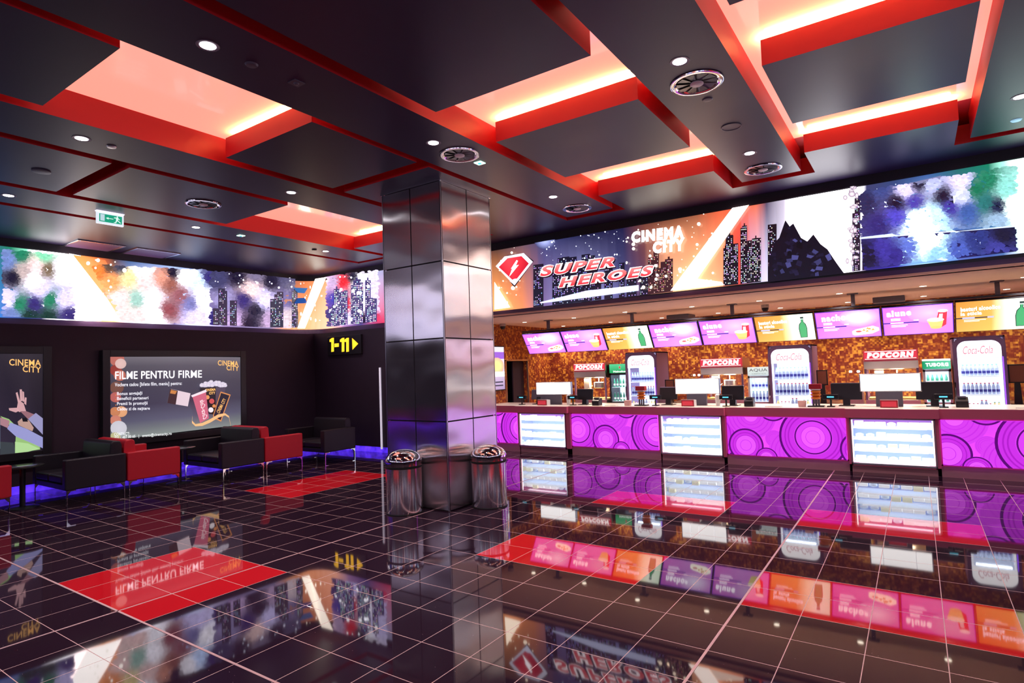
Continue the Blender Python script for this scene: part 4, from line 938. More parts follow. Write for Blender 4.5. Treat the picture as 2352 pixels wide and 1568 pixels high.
for i, (x, y, s) in enumerate(((-.78, 1.71, 'largest in view, in the right strip'), (-7.52, 1.73, 'above the steel column'), (-.86, 8.91, 'near the far end of the right strip'), (-7.64, 9.02, 'at the far end of the middle strip'), (-17.38, -.33, 'left of the small pink cove'))):
    e = vp if i == 0 else copy_tree(vp); e.location = (x*T, y*T, Z0*T); tag(e, 'round air vent with chrome rim, '+s, 'vent', 'round ceiling air vents')

# small ceiling fittings
def sm(name, x, y, b, m, label, cat, z=Z0):
    e = b.build(name, m, smooth=True); e.location = (x*T, y*T, z*T); return tag(e, label, cat)
sm('ceiling_speaker', -.8, 4.72, MB().lathe([(.10, 0), (.10, -.008), (.092, -.008), (.09, -.003), (.001, -.003)], 32, cap=False), M['grey_plastic'], 'flat round ceiling speaker between the two vents of the right strip', 'speaker')
sm('ceiling_speaker', -17.55, -4.91, MB().lathe([(.09, 0), (.09, -.01), (.08, -.012), (.001, -.012)], 28, cap=False), M['grey_plastic'], 'round ceiling speaker in the panel left of the red slot', 'speaker')
sm('sprinkler', -7.57, -4.6, MB().lathe([(.05, 0), (.04, -.012), (.001, -.014)], 20, cap=False), M['grey_plastic'], 'small sprinkler cap beside the nearest downlight', 'sprinkler')
sm('sprinkler', -14.11, -4.47, MB().lathe([(.045, 0), (.04, -.01), (.001, -.012)], 20, cap=False), M['satin_metal'], 'small sprinkler cap under the large pink cove', 'sprinkler')
sm('sprinkler', -.83, 2.69, MB().lathe([(.05, 0), (.04, -.01), (.001, -.012)], 20, cap=False), M['grey_plastic'], 'small sprinkler cap behind the largest round vent', 'sprinkler')
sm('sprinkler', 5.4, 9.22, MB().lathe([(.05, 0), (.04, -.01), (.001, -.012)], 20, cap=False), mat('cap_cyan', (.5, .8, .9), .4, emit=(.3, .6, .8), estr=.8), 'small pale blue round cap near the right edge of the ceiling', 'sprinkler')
sm('sprinkler', -20.97, 6.99, MB().lathe([(.05, 0), (.04, -.02), (.001, -.024)], 20, cap=False), M['black_plastic'], 'small dark sprinkler cap near the left led screen corner', 'sprinkler')
for x, y, s, g in ((-7.52, -3.62, 'unlit, behind the nearest downlight', False), (-7.49, 2.63, 'with a green light beside the vent above the column', True), (-20.8, 3.11, 'with a green light near the left led screen', True)):
    e = empty('emergency_lamp', (x*T, y*T, Z0*T), label='small square emergency lamp '+s, cat='lamp')
    MB().box(-.05, .05, -.05, .05, -.006, 0).build('plate', M['grey_plastic'] if not g else mat('plate_lilac', (.4, .35, .42), .4), e)
    MB().lathe([(.024, -.006), (.018, -.016), (.001, -.02)], 16, cap=False).build('lens', M['cyan_text'] if g else M['grey_plastic'], e, smooth=True)
    if g: e.children[1].data.materials[0] = mat('lens_green', (.5, 1, .8), .3, emit=(.5, 1, .75), estr=4)
# square vents near the left led screen
for (y0, y1, s) in ((-1.0, .85, 'nearer'), (1.3, 3.25, 'farther')):
    e = empty('ceiling_grille', (-27.25*T, (y0+y1)/2*T, Z0*T), label='square ceiling grille with shiny frame above the left led screen, %s one' % s, cat='grille', group='square grilles by the led screen')
    h = (y1-y0)/2*T; wx = 1.1*T; t = .035
    b = MB(); b.box(-wx, wx, -h, -h+t, -.02, 0).box(-wx, wx, h-t, h, -.02, 0).box(-wx, -wx+t, -h+t, h-t, -.02, 0).box(wx-t, wx, -h+t, h-t, -.02, 0); b.build('frame', M['trim_metal'], e, bevel=.004)
    MB().box(-wx+t+.001, wx-t-.001, -h+t+.001, h-t-.001, -.008, -.002).build('mesh_panel', M['purple_metal'], e)
# exit sign
e = empty('exit_sign', (-20.8*T, -1.89*T, Z0*T), label='green and white running man exit sign hanging from the ceiling', cat='exit sign')
b = MB(); b.box(-.02, .02, -.172, .172, -.185, -.012); b.build('sign_body', mat('sign_white', (.9, .95, 1), .4, emit=(.8, .9, 1), estr=.9), e, bevel=.004)
MB().box(-.03, .03, -.178, .178, -.012, 0).build('mount', mat('mount_lit', (.9, .9, 1), .4, emit=(.85, .8, 1), estr=1.4), e)
a = Art(quadmap((.0205, -.172, -.185), (.0205, .172, -.185), (.0205, .172, -.012), (.0205, -.172, -.012), .0008))
GR = K(30, 160, 125, 1.0); a.rect(.08, .16, .93, .82, GR); a.rect(.12, .24, .28, .78, K(190, 215, 225)); a.rect(.38, .48, .60, .53, K(230, 255, 245)); a.poly([(.32, .505), (.42, .60), (.42, .41)], K(230, 255, 245))
Wm = K(225, 255, 245)
a.disc(.75, .74, .028, .06, Wm, n=10)
for p in ([(.70, .68), (.78, .68), (.77, .42), (.70, .42)], [(.62, .66), (.71, .68), (.71, .61), (.63, .58)], [(.77, .66), (.85, .54), (.83, .50), (.76, .58)], [(.70, .44), (.76, .46), (.70, .22), (.66, .22)], [(.72, .44), (.78, .44), (.88, .28), (.86, .22)], [(.64, .26), (.70, .26), (.70, .20), (.60, .20)]): a.poly(p, Wm)
a.build('pictogram', M['art_small'], e)
# dome cameras
def domecam(x, y, z, label):
    e = empty('dome_camera', (x*T, y*T, z*T), label=label, cat='camera')
    MB().cyl(.07, -.06, 0).build('housing', mat('cam_grey', (.5, .42, .42), .4), e, smooth=True)
    MB().lathe([(.062, -.06), (.06, -.09), (.04, -.125), (.001, -.135)], 24, cap=False).build('dome', M['black_plastic'], e, smooth=True)
domecam(-16.7, 16.6, 7.0, 'dark dome security camera hanging by the steel column on the service side')
domecam(-2.9, 18.6, 7.0, 'small dome security camera on the soffit above the third orange menu')
for x, y, s in ((-7.6, 20.6, 'left'), (-1.9+3.9, 20.2, 'right')):
    tag(MB().tbox(x-.6, x+.6, y-.6, y+.6, 6.75, 7.0).build('ceiling_unit', M['grey_plastic'], bevel=.01), 'square grey air unit on the service soffit, %s one of two' % s, 'air unit', 'air units on the service soffit')

# ------------------------------------------------------------------ service side: back counter
e = empty('back_counter', (0, 0, 0), label='low back counter along the mosaic wall carrying the popcorn machines', cat='counter')
MB().tbox(-14.3, -10.45, 19.3, 22.6, 0, 2.1).tbox(-8.5, -3.05, 19.3, 22.6, 0, 2.1).tbox(-1.0, 4.05, 19.3, 22.6, 0, 2.1).tbox(5.9, 12.8, 19.3, 22.6, 0, 2.1).build('carcass', M['purple_metal'], e)
MB().tbox(-14.35, -10.45, 19.2, 22.6, 2.1, 2.25).tbox(-8.5, -3.05, 19.2, 22.6, 2.1, 2.25).tbox(-1.0, 4.05, 19.2, 22.6, 2.1, 2.25).tbox(5.9, 12.8, 19.2, 22.6, 2.1, 2.25).build('top', M['satin_metal'], e)

# bottles
def bottle_proto(name, body, cap, label_m, h=.24, r=.032):
    e = empty(name)
    MB().lathe([(r*.9, 0), (r, .01), (r, h*.42), (r*.92, h*.5), (r, h*.58), (r*.95, h*.66), (r*.45, h*.86), (r*.42, h*.93)], 12).build('bottle_body', body, e, smooth=True)
    MB().cyl(r*.5, h*.93, h, n=12).build('cap', cap, e)
    MB().lathe([(r*1.02, h*.2), (r*1.02, h*.42)], 12, cap=False).build('sticker', label_m, e, smooth=True)
    return e
m_cola = mat('bottle_pale', (.45, .5, .65), .2, emit=(.45, .55, .85), estr=.45); m_redcap = mat('cap_red', (.8, .05, .08), .4, emit=(.9, .12, .15), estr=.35)  # fridge light put into bottle, cap and sticker colours as emission
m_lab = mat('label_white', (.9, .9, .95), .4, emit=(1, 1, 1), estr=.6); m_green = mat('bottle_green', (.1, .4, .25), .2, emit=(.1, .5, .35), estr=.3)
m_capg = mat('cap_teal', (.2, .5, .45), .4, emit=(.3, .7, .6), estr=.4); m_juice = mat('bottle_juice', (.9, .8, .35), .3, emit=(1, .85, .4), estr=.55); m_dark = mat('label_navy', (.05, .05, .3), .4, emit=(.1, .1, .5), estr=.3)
BP = {'cola': bottle_proto('bottle', m_cola, m_redcap, m_dark), 'water': bottle_proto('bottle', m_cola, m_capg, m_dark), 'juice': bottle_proto('bottle', m_juice, m_capg, m_lab, .2, .034), 'milk': bottle_proto('bottle', m_lab, m_redcap, m_juice, .17, .034), 'beer': bottle_proto('bottle', m_green, m_capg, m_lab, .23, .027)}
bused = {k: False for k in BP}
def put_bottle(k, loc, label, group, sc=1):
    e = copy_tree(BP[k]) if bused[k] else BP[k]; bused[k] = True; e.scale = (sc, sc, sc); e.location = loc; tag(e, label, 'bottle', group)

def big_fridge(x0, x1, side, yf=19.3, top=5.05):
    e = empty('drinks_fridge', ((x0+x1)/2*T, yf*T, 0), label='tall fridge with rounded white header and lit bottles, %s one of three' % side, cat='fridge', group='tall drinks fridges')
    w_ = (x1-x0)/2*T; H = top*T; D = 1.75*T
    b = MB(); b.box(-w_, -w_+.03, 0, D, .08, H).box(w_-.03, w_, 0, D, .08, H).box(-w_, w_, D-.03, D, .08, H).box(-w_, w_, 0, D, H-.03, H).box(-w_, w_, 0, D, .02, .5*T)
    b.build('cabinet', M['purple_metal'], e, bevel=.004)
    # rounded luminous door frame
    b = MB(); n = 8; R = .13; wi = w_-.055; zi1 = H-.07; zi0 = .6*T; wo = w_; 
    inner = [(-wi, zi0), (wi, zi0)]+[(wi-R+R*math.cos(t), zi1-R+R*math.sin(t)) for t in [k*PI/2/n for k in range(n+1)]]+[(-wi+R-R*math.sin(t), zi1-R+R*math.cos(t)) for t in [k*PI/2/n for k in range(n+1)]]
    Ro = R+.03; outer = [(-wo, .5*T), (wo, .5*T)]+[(wo-Ro+Ro*math.cos(t), H-Ro+Ro*math.sin(t)) for t in [k*PI/2/n for k in range(n+1)]]+[(-wo+Ro-Ro*math.sin(t), H-Ro+Ro*math.cos(t)) for t in [k*PI/2/n for k in range(n+1)]]
    N_ = len(inner); vs = [(x, -.035, z) for x, z in outer]+[(x, -.035, z) for x, z in inner]+[(x, .0, z) for x, z in outer]+[(x, .0, z) for x, z in inner]; fs = []
    for i in range(N_):
        j = (i+1) % N_; fs += [(i, j, N_+j, N_+i), (2*N_+i, 3*N_+i, 3*N_+j, 2*N_+j), (i, 2*N_+i, 2*N_+j, j), (N_+i, N_+j, 3*N_+j, 3*N_+i)]
    dr = b.add(vs, fs).build('door', M['purple_metal'], e, smooth=True)
    MB().box(-wi, wi, -.012, -.008, zi0, zi1-R).build('glass_pane', M['glass'], dr)
    MB().box(-w_-.004, -w_+.012, -.06, -.036, 2.6*T, 3.2*T).build('handle', M['chrome'], dr)
    MB().box(-w_+.03, w_-.03, D-.035, D-.031, .5*T, H-.04).build('back_panel', M['fridge_back'], e)
    hz0 = H-.07-.27
    # header: rounded plate
    hp = [(-wi+.002, hz0), (wi-.002, hz0)]+[(wi-R+(R-.002)*math.cos(t), zi1-R+(R-.002)*math.sin(t)) for t in [k*PI/2/n for k in range(n+1)]]+[(-wi+R-(R-.002)*math.sin(t), zi1-R+(R-.002)*math.cos(t)) for t in [k*PI/2/n for k in range(n+1)]]
    hd = MB().prism(hp, -.03, -.014, 'y').build('header', M['fridge_white'], e)
    a = Art(quadmap((-wi*.72, -.031, hz0+.04), (wi*.62, -.031, hz0+.04), (wi*.62, -.031, hz0+.2), (-wi*.72, -.031, hz0+.2), .001)); a.text('Coca-Cola', [(0, .1), (1, .1), (1, .9), (0, .9)], K(230, 120, 150), .0, .35); a.build('lettering', M['art_small'], e)
    for s in (-1, 1): MB().box(s*(wi-.018)-.014, s*(wi-.018)+.014, .0, .02, zi0, hz0).build('light_tube', M['fridge_white'] if s > 0 else M['fridge_white'], e)
    MB().box(wi+.004, wi+.016, -.042, -.036, zi0, hz0).build('edge_light', M['led_violet'], e)
    rows = [(3.38, 'water'), (2.72-.25+.03, 'cola'), (1.72, 'juice')]
    zsh = [hz0-.30-.0, hz0-.60, hz0-.88]
    for r_, (zz, k) in enumerate(zip(zsh, ('water', 'cola', 'juice'))):
        MB().box(-wi+.035, wi-.035, .015, D-.05, zz-.02, zz).build('shelf', M['shelf_lit'], e)
        for i in range(9):
            kk = k if k != 'juice' else ('juice', 'milk', 'milk', 'milk', 'cola', 'cola', 'milk', 'juice', 'juice')[i]
            put_bottle(kk, ((x0+x1)/2*T-wi+.07+(2*wi-.14)*i/8, yf*T+.06, zz+.001), {'water': 'clear bottle with teal cap on the top shelf of the %s tall fridge', 'cola': 'bottle with red cap in the %s tall fridge', 'juice': 'yellow juice bottle on the bottom shelf of the %s tall fridge', 'milk': 'small white bottle on the bottom shelf of the %s tall fridge'}[kk] % side, {'water': 'clear bottles', 'cola': 'red capped bottles', 'juice': 'yellow juice bottles', 'milk': 'small white bottles'}[kk]+' in the %s tall fridge' % side, min(1, (2*wi-.14)/8/.0705))
    l = bpy.data.objects.new('fridge_light', lampdata('AREA', 'fridge_light', 5, (.8, .9, 1), 2*wi*.8, .06)); l.location = (0, .03, hz0-.02); l.parent = e; col.objects.link(l)
big_fridge(-10.38, -8.58, 'left'); big_fridge(-3.02, -1.1, 'middle'); big_fridge(4.12, 5.82, 'right')

def small_fridge(x0, x1, z0, z1, hh, name, headcol, draw, label, body, n_b=5, yf=19.6, bk='beer', side=''):
    e = empty(name, ((x0+x1)/2*T, yf*T, 0), label=label, cat='fridge'); w_ = (x1-x0)/2*T; Z0_, Z1 = z0*T, z1*T; D = .5
    b = MB(); b.box(-w_, -w_+.025, 0, D, Z0_, Z1).box(w_-.025, w_, 0, D, Z0_, Z1).box(-w_, w_, D-.02, D, Z0_, Z1).box(-w_, w_, 0, D, Z0_, Z0_+.04).box(-w_, w_, 0, D, Z1-hh*T, Z1); b.build('cabinet', body, e, bevel=.004)
    b = MB(); zt2 = Z1-hh*T-.01; t = .035; b.box(-w_, -w_+t, -.03, -.001, Z0_, zt2).box(w_-t, w_, -.03, -.001, Z0_, zt2).box(-w_, w_, -.03, -.001, zt2-t, zt2).box(-w_, w_, -.03, -.001, Z0_, Z0_+t); dr = b.build('door', body, e)
    MB().box(-w_+t, w_-t, -.015, -.011, Z0_+t, zt2-t).build('glass_pane', M['glass'], dr)
    MB().box(-w_+.026, w_-.026, D-.03, D-.021, Z0_+.04, zt2-.01).build('back_panel', M['fridge_back'], e)
    a = Art(quadmap((-w_, -.012, Z1-hh*T), (w_, -.012, Z1-hh*T), (w_, -.012, Z1), (-w_, -.012, Z1), .0012)); draw(a); 
    MB().box(-w_, w_, -.011, -.001, Z1-hh*T, Z1).build('header', M['white_plastic'], e); a.build('header_print', M['art_small'], e)
    hsh = (zt2-Z0_-.05)/2
    for r_ in range(2):
        zz = Z0_+.045+r_*hsh; MB().box(-w_+.03, w_-.03, .02, D-.04, zz-.004, zz+.004).build('shelf', M['shelf_lit'], e)
        for i in range(n_b):
            put_bottle(bk, ((x0+x1)/2*T-w_+.07+(2*w_-.14)*i/(n_b-1), yf*T+.08, zz+.005), {'beer': 'green beer bottle in the %s', 'water': 'clear bottle with teal cap in the %s'}[bk] % side, {'beer': 'beer bottles', 'water': 'water bottles'}[bk]+' in the %s' % side, .82)
    l = bpy.data.objects.new('fridge_light', lampdata('AREA', 'fridge_light', 2.0, (.8, .9, 1), w_*1.4, .05)); l.location = (0, .03, zt2-.02); l.parent = e; col.objects.link(l)
def d_hein(a):
    a.rect(0, 0, 1, 1, [K(30, 160, 90), K(30, 160, 90), K(90, 210, 150), K(90, 210, 150)]); pts = []
    for k in range(10):
        r = (.30 if k % 2 == 0 else .13); t = PI/2+k*PI/5; pts.append((.58+r*.32*math.cos(t), .62+r*math.sin(t)))
    for k in range(10): a.poly([(.58, .62), pts[k], pts[(k+1) % 10]], K(235, 235, 225), False)
    a.L += 1
    for k in range(10): a.poly([(.58, .62), (.58+(pts[k][0]-.58)*.7, .62+(pts[k][1]-.62)*.7), (.58+(pts[(k+1) % 10][0]-.58)*.7, .62+(pts[(k+1) % 10][1]-.62)*.7)], K(210, 60, 60), False)
    a.text('Heineken', [(.22, .06), (.95, .06), (.95, .28), (.22, .28)], (1.4, 1.4, 1.4), .03)
def d_aqua(a):
    a.rect(0, 0, 1, 1, [K(200, 215, 215), K(200, 215, 215), K(225, 235, 230), K(225, 235, 230)]); a.text('AQUA', [(.08, .42), (.92, .42), (.92, .82), (.08, .82)], K(60, 50, 60), .0); a.text('CARPATICA', [(.2, .14), (.85, .14), (.85, .28), (.2, .28)], K(130, 140, 140), .0)
def d_tub(a):
    a.hgrad([(0, K(20, 150, 100), K(20, 150, 100)), (.35, K(80, 200, 150), K(60, 190, 140)), (1, K(110, 220, 180), K(110, 210, 170))], lambda x: .82, lambda x: 0, .2); a.rect(0, .82, 1, 1, (1.6, 1.6, 1.6)); a.text('TUBORG', [(.12, .25), (.92, .25), (.92, .62), (.12, .62)], (2, 2, 2), .06)
small_fridge(-11.50, -10.42, 2.255, 4.45, .5, 'beer_fridge', None, d_hein, 'black beer fridge with green star header beside the left tall fridge', M['black_plastic'], 5, side='green headed black fridge')
small_fridge(-4.06, -3.06, 2.255, 4.06, .42, 'water_fridge', None, d_aqua, 'pale water fridge with grey header beside the middle tall fridge', M['satin_metal'], 5, bk='water', side='pale water fridge')
small_fridge(3.06, 4.04, 2.255, 4.18, .42, 'beer_fridge', None, d_tub, 'grey fridge with green and white header beside the right tall fridge', M['satin_metal'], 5, side='green and white headed fridge')

# popcorn machines
def popcorn(xc, side, w2=1.0, top=4.62, yf=19.3):
    e = empty('popcorn_machine', (xc*T, yf*T, 2.25*T), label='steel popcorn machine with red glowing POPCORN header, %s one of three' % side, cat='popcorn machine', group='popcorn machines'); w_ = w2*T; H = (top-2.25)*T; D = .62
    MB().box(-w_, w_, 0, D, 0, .09).build('base', M['satin_metal'], e, bevel=.005)
    b = MB(); b.box(-w_, -w_+.035, 0, .03, .09, H-.17).box(w_-.035, w_, 0, .03, .09, H-.17).box(-w_, -w_+.035, D-.03, D, .09, H-.17).box(w_-.035, w_, D-.03, D, .09, H-.17); b.build('posts', M['purple_metal'], e)
    MB().prism([(0, H-.32), (.10, H-.34), (D, H-.34), (D, H), (.0, H), (0, H-.17), (-.02, H-.19)], -w_, w_, 'x').build('canopy', M['satin_metal'], e)
    MB().box(-w_, w_, -.03, -.001, H-.165, H).build('header', M['hot_red'], e, bevel=.005)
    a = Art(quadmap((-w_, -.031, H-.165), (w_, -.031, H-.165), (w_, -.031, H), (-w_, -.031, H), .001)); a.rect(.02, .06, .98, .94, K(225, 60, 80)); a.rect(.03, .08, .97, .14, (1.6, 1.5, 1.4)); a.rect(.03, .86, .97, .92, (1.6, 1.5, 1.4))
    a.text('POPCORN', [(.07, .2), (.93, .2), (.93, .8), (.07, .8)], (1.9, 1.75, 1.75), .08, .15); a.build('lettering', M['art_small'], e)
    MB().box(-w_+.035, w_-.035, D-.02, D-.015, .09, H-.33).build('rear_glass', M['clear_plastic'], e)
    MB().lathe([(.10, .34), (.12, .35), (.12, .47), (.10, .48)], 20, cx=.08, cy=.3).build('kettle', M['satin_metal'], e, smooth=True)
    MB().tube([(.08, .3, .48), (.08, .3, H-.32)], .012).tube([(-.06, .26, .40), (-.18, .16, .30)], .01).build('arm', M['satin_metal'], e, smooth=True)
    MB().box(-.26, -.12, .2, .3, .30, H-.34).build('hanger', M['white_plastic'], e)
    MB().box(-w_+.04, w_-.04, .12, D-.06, .09, .115).build('corn_bed', mat('corn', (.9, .75, .35), .8), e)
    l = bpy.data.objects.new('warm_lamp', lampdata('AREA', 'warm_lamp', 26, (1, .68, .38), w_*1.2, .3)); l.location = (0, .32, H-.36); l.parent = e; col.objects.link(l)
popcorn(-12.62, 'left', 1.0, 4.55); popcorn(-5.25, 'middle', 1.03, 4.55); popcorn(1.93, 'right', 1.0, 4.63)

# things on the back counter
def backlit_device(x, z0, z1, wd, label, y=19.7):
    e = empty('cup_display', (x*T, y*T, 2.25*T), label=label, cat='display'); h0, h1 = (z0-2.25)*T, (z1-2.25)*T; w_ = wd/2*T
    b = MB(); t = .018; b.box(-w_, w_, 0, .03, h0, h0+t).box(-w_, w_, 0, .03, h1-t, h1).box(-w_, -w_+t, 0, .03, h0, h1).box(w_-t, w_, 0, .03, h0, h1); b.build('frame', M['black_plastic'], e, bevel=.004)
    MB().box(-w_+t, w_-t, .01, .02, h0+t, h1-t).build('panel', mat('hatched', (.35, .12, .07), .25), e)
    MB().prism([(-.05, 0), (.05, 0), (.035, h0), (-.035, h0)], .02, .10, 'y').build('stand', M['black_plastic'], e)
    MB().box(-.09, .09, -.05, .14, 0, .015).build('foot', M['black_plastic'], e)
backlit_device(-.8, 3.12, 3.83, .46, 'black-framed reddish panel on a stand right of the middle tall fridge')
backlit_device(6.15, 3.12, 3.87, .55, 'black-framed reddish panel on a stand right of the right tall fridge')
backlit_device(-8.1, 2.95, 3.52, .5, 'black-framed reddish panel on a stand right of the left tall fridge')
for x, w2, s in ((.5, .62, 'right'), (-6.72, .5, 'middle')):
    e = empty('popcorn_warmer', (x*T, 19.8*T, 2.25*T), label='clear acrylic box with small lamps left of the %s popcorn machine' % s, cat='display box'); w_ = w2/2*T; H = .62
    for (xa, xb, ya, yb, za, zb2) in ((-w_, w_, 0, .3, H-.01, H), (-w_, -w_+.008, 0, .3, .3, H-.01), (w_-.008, w_, 0, .3, .3, H-.01)): MB().box(xa, xb, ya, yb, za, zb2).build('wall_panel', M['clear_plastic'], e)
    MB().box(-w_, w_, 0, .3, 0, .3).build('base', M['satin_metal'], e)
    b = MB()
    for s2 in (-1, 1): b.lathe([(.02, H-.05), (.026, H-.035), (.02, H-.012)], 12, cx=s2*w_*.5, cy=.08)
    b.build('lamp', M['lamp_warm'], e)

# poster on the service wall
e = empty('wall_poster', (0, 0, 0), label='lit violet and yellow food poster on the mosaic wall beside the steel column', cat='poster')
MB().tbox(XC, XC+.12, 15.2, 17.22, 3.15, 5.75).build('frame', M['frame_black'], e, bevel=.006)
a = Art(quadmap(((XC+.13)*T, 15.28*T, 3.22*T), ((XC+.13)*T, 17.15*T, 3.22*T), ((XC+.13)*T, 17.15*T, 5.68*T), ((XC+.13)*T, 15.28*T, 5.68*T), .001))
a.rect(0, 0, 1, 1, [K(170, 150, 190), K(160, 140, 180), K(230, 220, 240), K(220, 210, 235)]); a.rect(0, .72, 1, .88, K(140, 90, 200)); a.disc(.6, .55, .38, .2, K(250, 225, 130, 1.2), K(235, 170, 150), n=18); a.rect(0, .3, 1, .42, K(240, 235, 240)); a.rect(.1, .16, .9, .19, K(60, 60, 80)); a.rect(.1, .08, .9, .11, K(60, 60, 80))
a.build('poster_print', M['art_screen'], e)

# ------------------------------------------------------------------ things on the serving counter
ZC = 2.42*T
def lightbox(x0, x1, z0, z1, ns, label, y=15.95, ped=(.25, .7)):
    e = empty('lightbox_display', ((x0+x1)/2*T, y*T, ZC), label=label, cat='lightbox', group='white lightboxes on the counter'); w_ = (x1-x0)/2*T; a0, a1 = (z0-2.42)*T, (z1-2.42)*T
    MB().box(-w_-.012, w_+.012, .0, .07, a0-.012, a1+.012).build('housing', M['satin_metal'], e, bevel=.006)
    n = ns
    cuts = {2: [0, .6, 1], 3: [0, .21, .75, 1], 4: [0, .2, .4, .74, 1]}[n]
    for i in range(n): MB().box(-w_+2*w_*cuts[i]+.003, -w_+2*w_*cuts[i+1]-.003, -.012, -.001, a0, a1).build('lit_panel', M['lightbox'], e, bevel=.008)
    MB().box(-w_+2*w_*ped[0], -w_+2*w_*ped[1], .01, .07, 0, a0-.013).build('pedestal', M['grey_plastic'], e)
lightbox(-14.14, -12.06, 2.97, 3.58, 2, 'white glowing lightbox on the counter left of the left popcorn machine')
lightbox(-6.48, -4.5, 2.97, 3.62, 4, 'white glowing lightbox on the counter before the middle popcorn machine')
lightbox(.98, 2.95, 3.03, 3.67, 3, 'white glowing lightbox on the counter before the right popcorn machine')
def price(x, label, wd=.5, y=15.35):
    e = empty('price_display', (x*T, y*T, ZC), label=label, cat='price display', group='red price displays'); w_ = wd/2*T
    MB().prism([(.0, 0), (.14, 0), (.14, .11), (.0, .125)], -w_-.015, w_+.015, 'x').build('housing', M['white_plastic'], e)
    MB().box(-w_-.014, w_+.014, -.012, -.001, .002, .11).build('bezel', M['red_plastic'], e, bevel=.003)
    MB().box(-w_+.005, w_-.005, -.017, -.0125, .015, .095).build('screen', M['hot_red'], e)
price(-13.45, 'small red price display under the left white lightbox'); price(-5.75, 'small red price display under the middle white lightbox'); price(1.92, 'small red price display under the right white lightbox')
def monitor(x, y, wd, h, label, tilt=.12, m='black_plastic', rz=0):
    e = empty('till_monitor', (x*T, y*T, ZC), rz, label=label, cat='monitor', group='till monitors on the counter'); w_ = wd/2*T; H = h*T
    z0 = .10
    MB().prism([(0, z0), (.035, z0), (.035+tilt*.3, H), (tilt*.3, H)], -w_, w_, 'x').build('screen_back', M[m], e, bevel=.006)
    MB().box(-w_*.98, w_*.98, tilt*.3, .035+tilt*.3+.01, H, H+.01).build('top_edge', M['satin_metal'], e)
    MB().prism([(-.02, .012), (.10, .012), (.05, z0+.08), (.01, z0+.06)], -.05, .05, 'x').build('neck', M['black_plastic'], e)
    MB().box(-.11, .11, -.09, .13, 0, .013).build('foot', M['black_plastic'], e, bevel=.003)
def pole_display(x, y, label):
    e = empty('customer_display', (x*T, y*T, ZC), label=label, cat='display', group='customer displays on poles')
    MB().box(-.055, .055, -.05, .05, 0, .015).build('foot', M['black_plastic'], e); MB().cyl(.015, .015, .12, n=14).build('pole', M['black_plastic'], e)
    MB().box(-.11, .11, -.03, .03, .12, .20).build('head', M['black_plastic'], e, bevel=.006)
    MB().box(-.05, .05, -.033, -.0305, .15, .17).build('readout', M['cyan_text'], e)
monitor(-14.2, 16.2, .95, .76, 'grey till monitor seen from behind, left of the left white lightbox', m='grey_plastic')
monitor(-11.3, 16.0, .9, .78, 'black till monitor in front of the left popcorn machine')
monitor(-6.95, 16.2, .85, .82, 'black till monitor left of the middle white lightbox'); monitor(-3.95, 16.0, .95, .86, 'black till monitor in front of the water fridge')
monitor(.45, 16.2, 1.1, .90, 'black till monitor left of the right white lightbox'); monitor(3.35, 16.2, 1.15, .90, 'wide black till monitor right of the right white lightbox')
pole_display(-14.95, 15.7, 'customer display on a short pole at the left end of the counter'); pole_display(-11.75, 15.6, 'customer display on a short pole by the black monitor of the left till')
pole_display(-4.1, 15.5, 'customer display on a short pole before the water fridge monitor'); pole_display(-.05, 15.6, 'customer display on a short pole left of the right lightbox'); pole_display(3.6, 15.6, 'customer display on a short pole before the wide monitor'); pole_display(-7.35, 15.6, 'customer display on a short pole right of the left cup tower')
def printer(x, y, label, m='black_plastic'):
    e = empty('receipt_printer', (x*T, y*T, ZC), label=label, cat='printer', group='receipt printers')
    MB().prism([(-.08, 0), (.09, 0), (.09, .14), (.02, .15), (-.08, .09)], -.075, .075, 'x').build('casing', M[m], e, bevel=.008); MB().box(-.05, .05, -.03, .03, .13, .16).build('paper_slot', M['grey_plastic'], e)
printer(-10.4, 15.6, 'black receipt printer beside the left till monitor'); printer(-3.15, 15.6, 'black receipt printer beside the water fridge till'); printer(4.15, 15.9, 'black receipt printer beside the wide monitor')
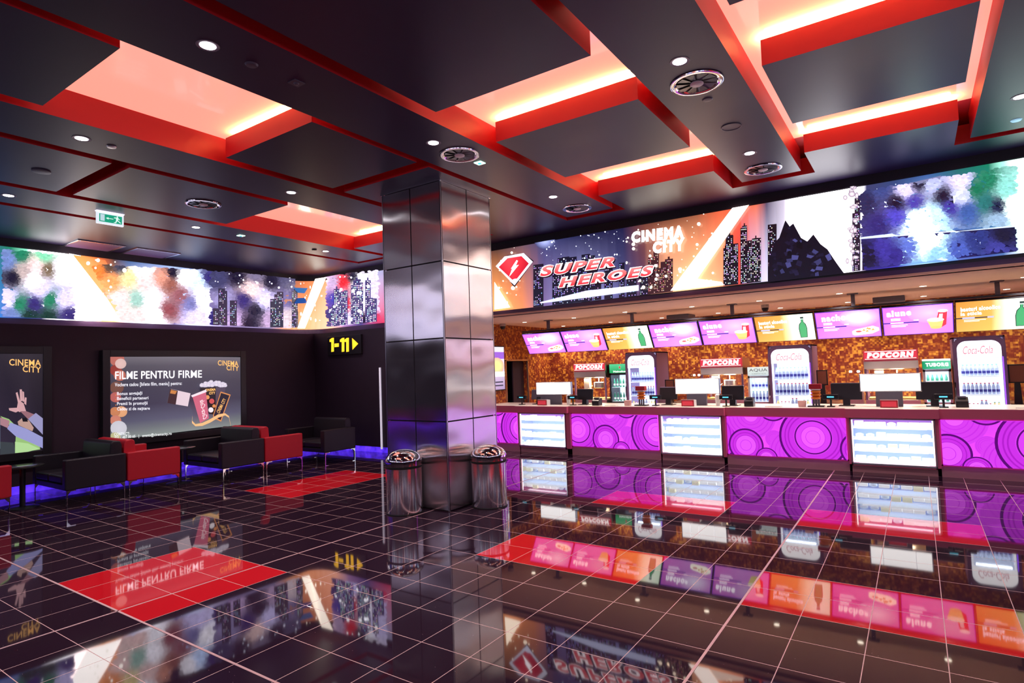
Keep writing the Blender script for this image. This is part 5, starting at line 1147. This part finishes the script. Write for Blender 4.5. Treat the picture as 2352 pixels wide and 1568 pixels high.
def tower(x, label):
    e = empty('cup_tower', (x*T, 15.6*T, ZC), label=label, cat='dispenser', group='orange dispenser towers')
    MB().box(-.12, .12, -.07, .07, .0, .02).build('base', M['black_plastic'], e)
    b = MB()
    for z0, r in ((.12, .075), (.17, .08), (.22, .075)): b.lathe([(.045, z0), (r, z0+.02), (r, z0+.035), (.045, z0+.05)], 20)
    b.build('tray', M['orange_plastic'], e, smooth=True)
    for sx in (-.04, 0, .04): MB().cyl(.016, .02, .12, cx=sx, n=12).build('tube', M['grey_plastic'], e, smooth=True)
    MB().box(-.07, .07, -.06, .06, .27, .29).build('plate', M['white_plastic'], e); MB().box(-.09, .09, -.06, .06, .29, .37).build('header', M['red_plastic'], e, bevel=.004)
    MB().cyl(.02, .27, .29, n=10).build('neck', M['black_plastic'], e)
tower(-8.05, 'red topped orange dispenser tower before the left tall fridge'); tower(-.58, 'red topped orange dispenser tower right of the middle tall fridge')
for x, s in ((-8.75, 'before the left tall fridge'), (-1.1, 'before the middle tall fridge')):
    o = MB().prism([(-.05, 0), (.05, 0), (.06, .10), (-.06, .10)], -.05, .05, 'y').build('napkin_box', M['pink_paper'], bevel=.004); o.location = (x*T, 15.6*T, ZC); tag(o, 'small pink paper box on the counter '+s, 'box')
for x, y, s in ((-9.6, 15.6, 'left'), (-2.2, 15.6, 'middle'), (5.9, 15.7, 'right')):
    o = MB().prism([(-.12, -.08), (.12, -.08), (.14, 0), (.1, .08), (-.1, .08)], 0, .012, 'z').build('coin_tray', M['white_plastic'], bevel=.003); o.location = (x*T, y*T, ZC); tag(o, 'flat white tray lying on the %s part of the counter' % s, 'tray')
for x, s in ((-12.15, 'beside the left lightbox'), (-4.55, 'beside the middle lightbox')):
    o = MB().lathe([(.035, 0), (.045, .12), (.045, .19), (.02, .21)], 18).build('cup_stack', M['white_plastic'], smooth=True); o.location = (x*T, 15.85*T, ZC); tag(o, 'stack of white cups standing '+s, 'cup stack')

# soft general light of the service side comes from its downlights; lounge gets a little from an off-frame fitting row
for x, y in ((-3.8, -8.5), (-12, -9.5), (6, -6)):
    e = copy_tree(dp); e.location = (x*T, y*T, Z0*T); tag(e, 'recessed downlight outside the frame, nearer than the visible ceiling', 'downlight', 'downlights outside the frame')
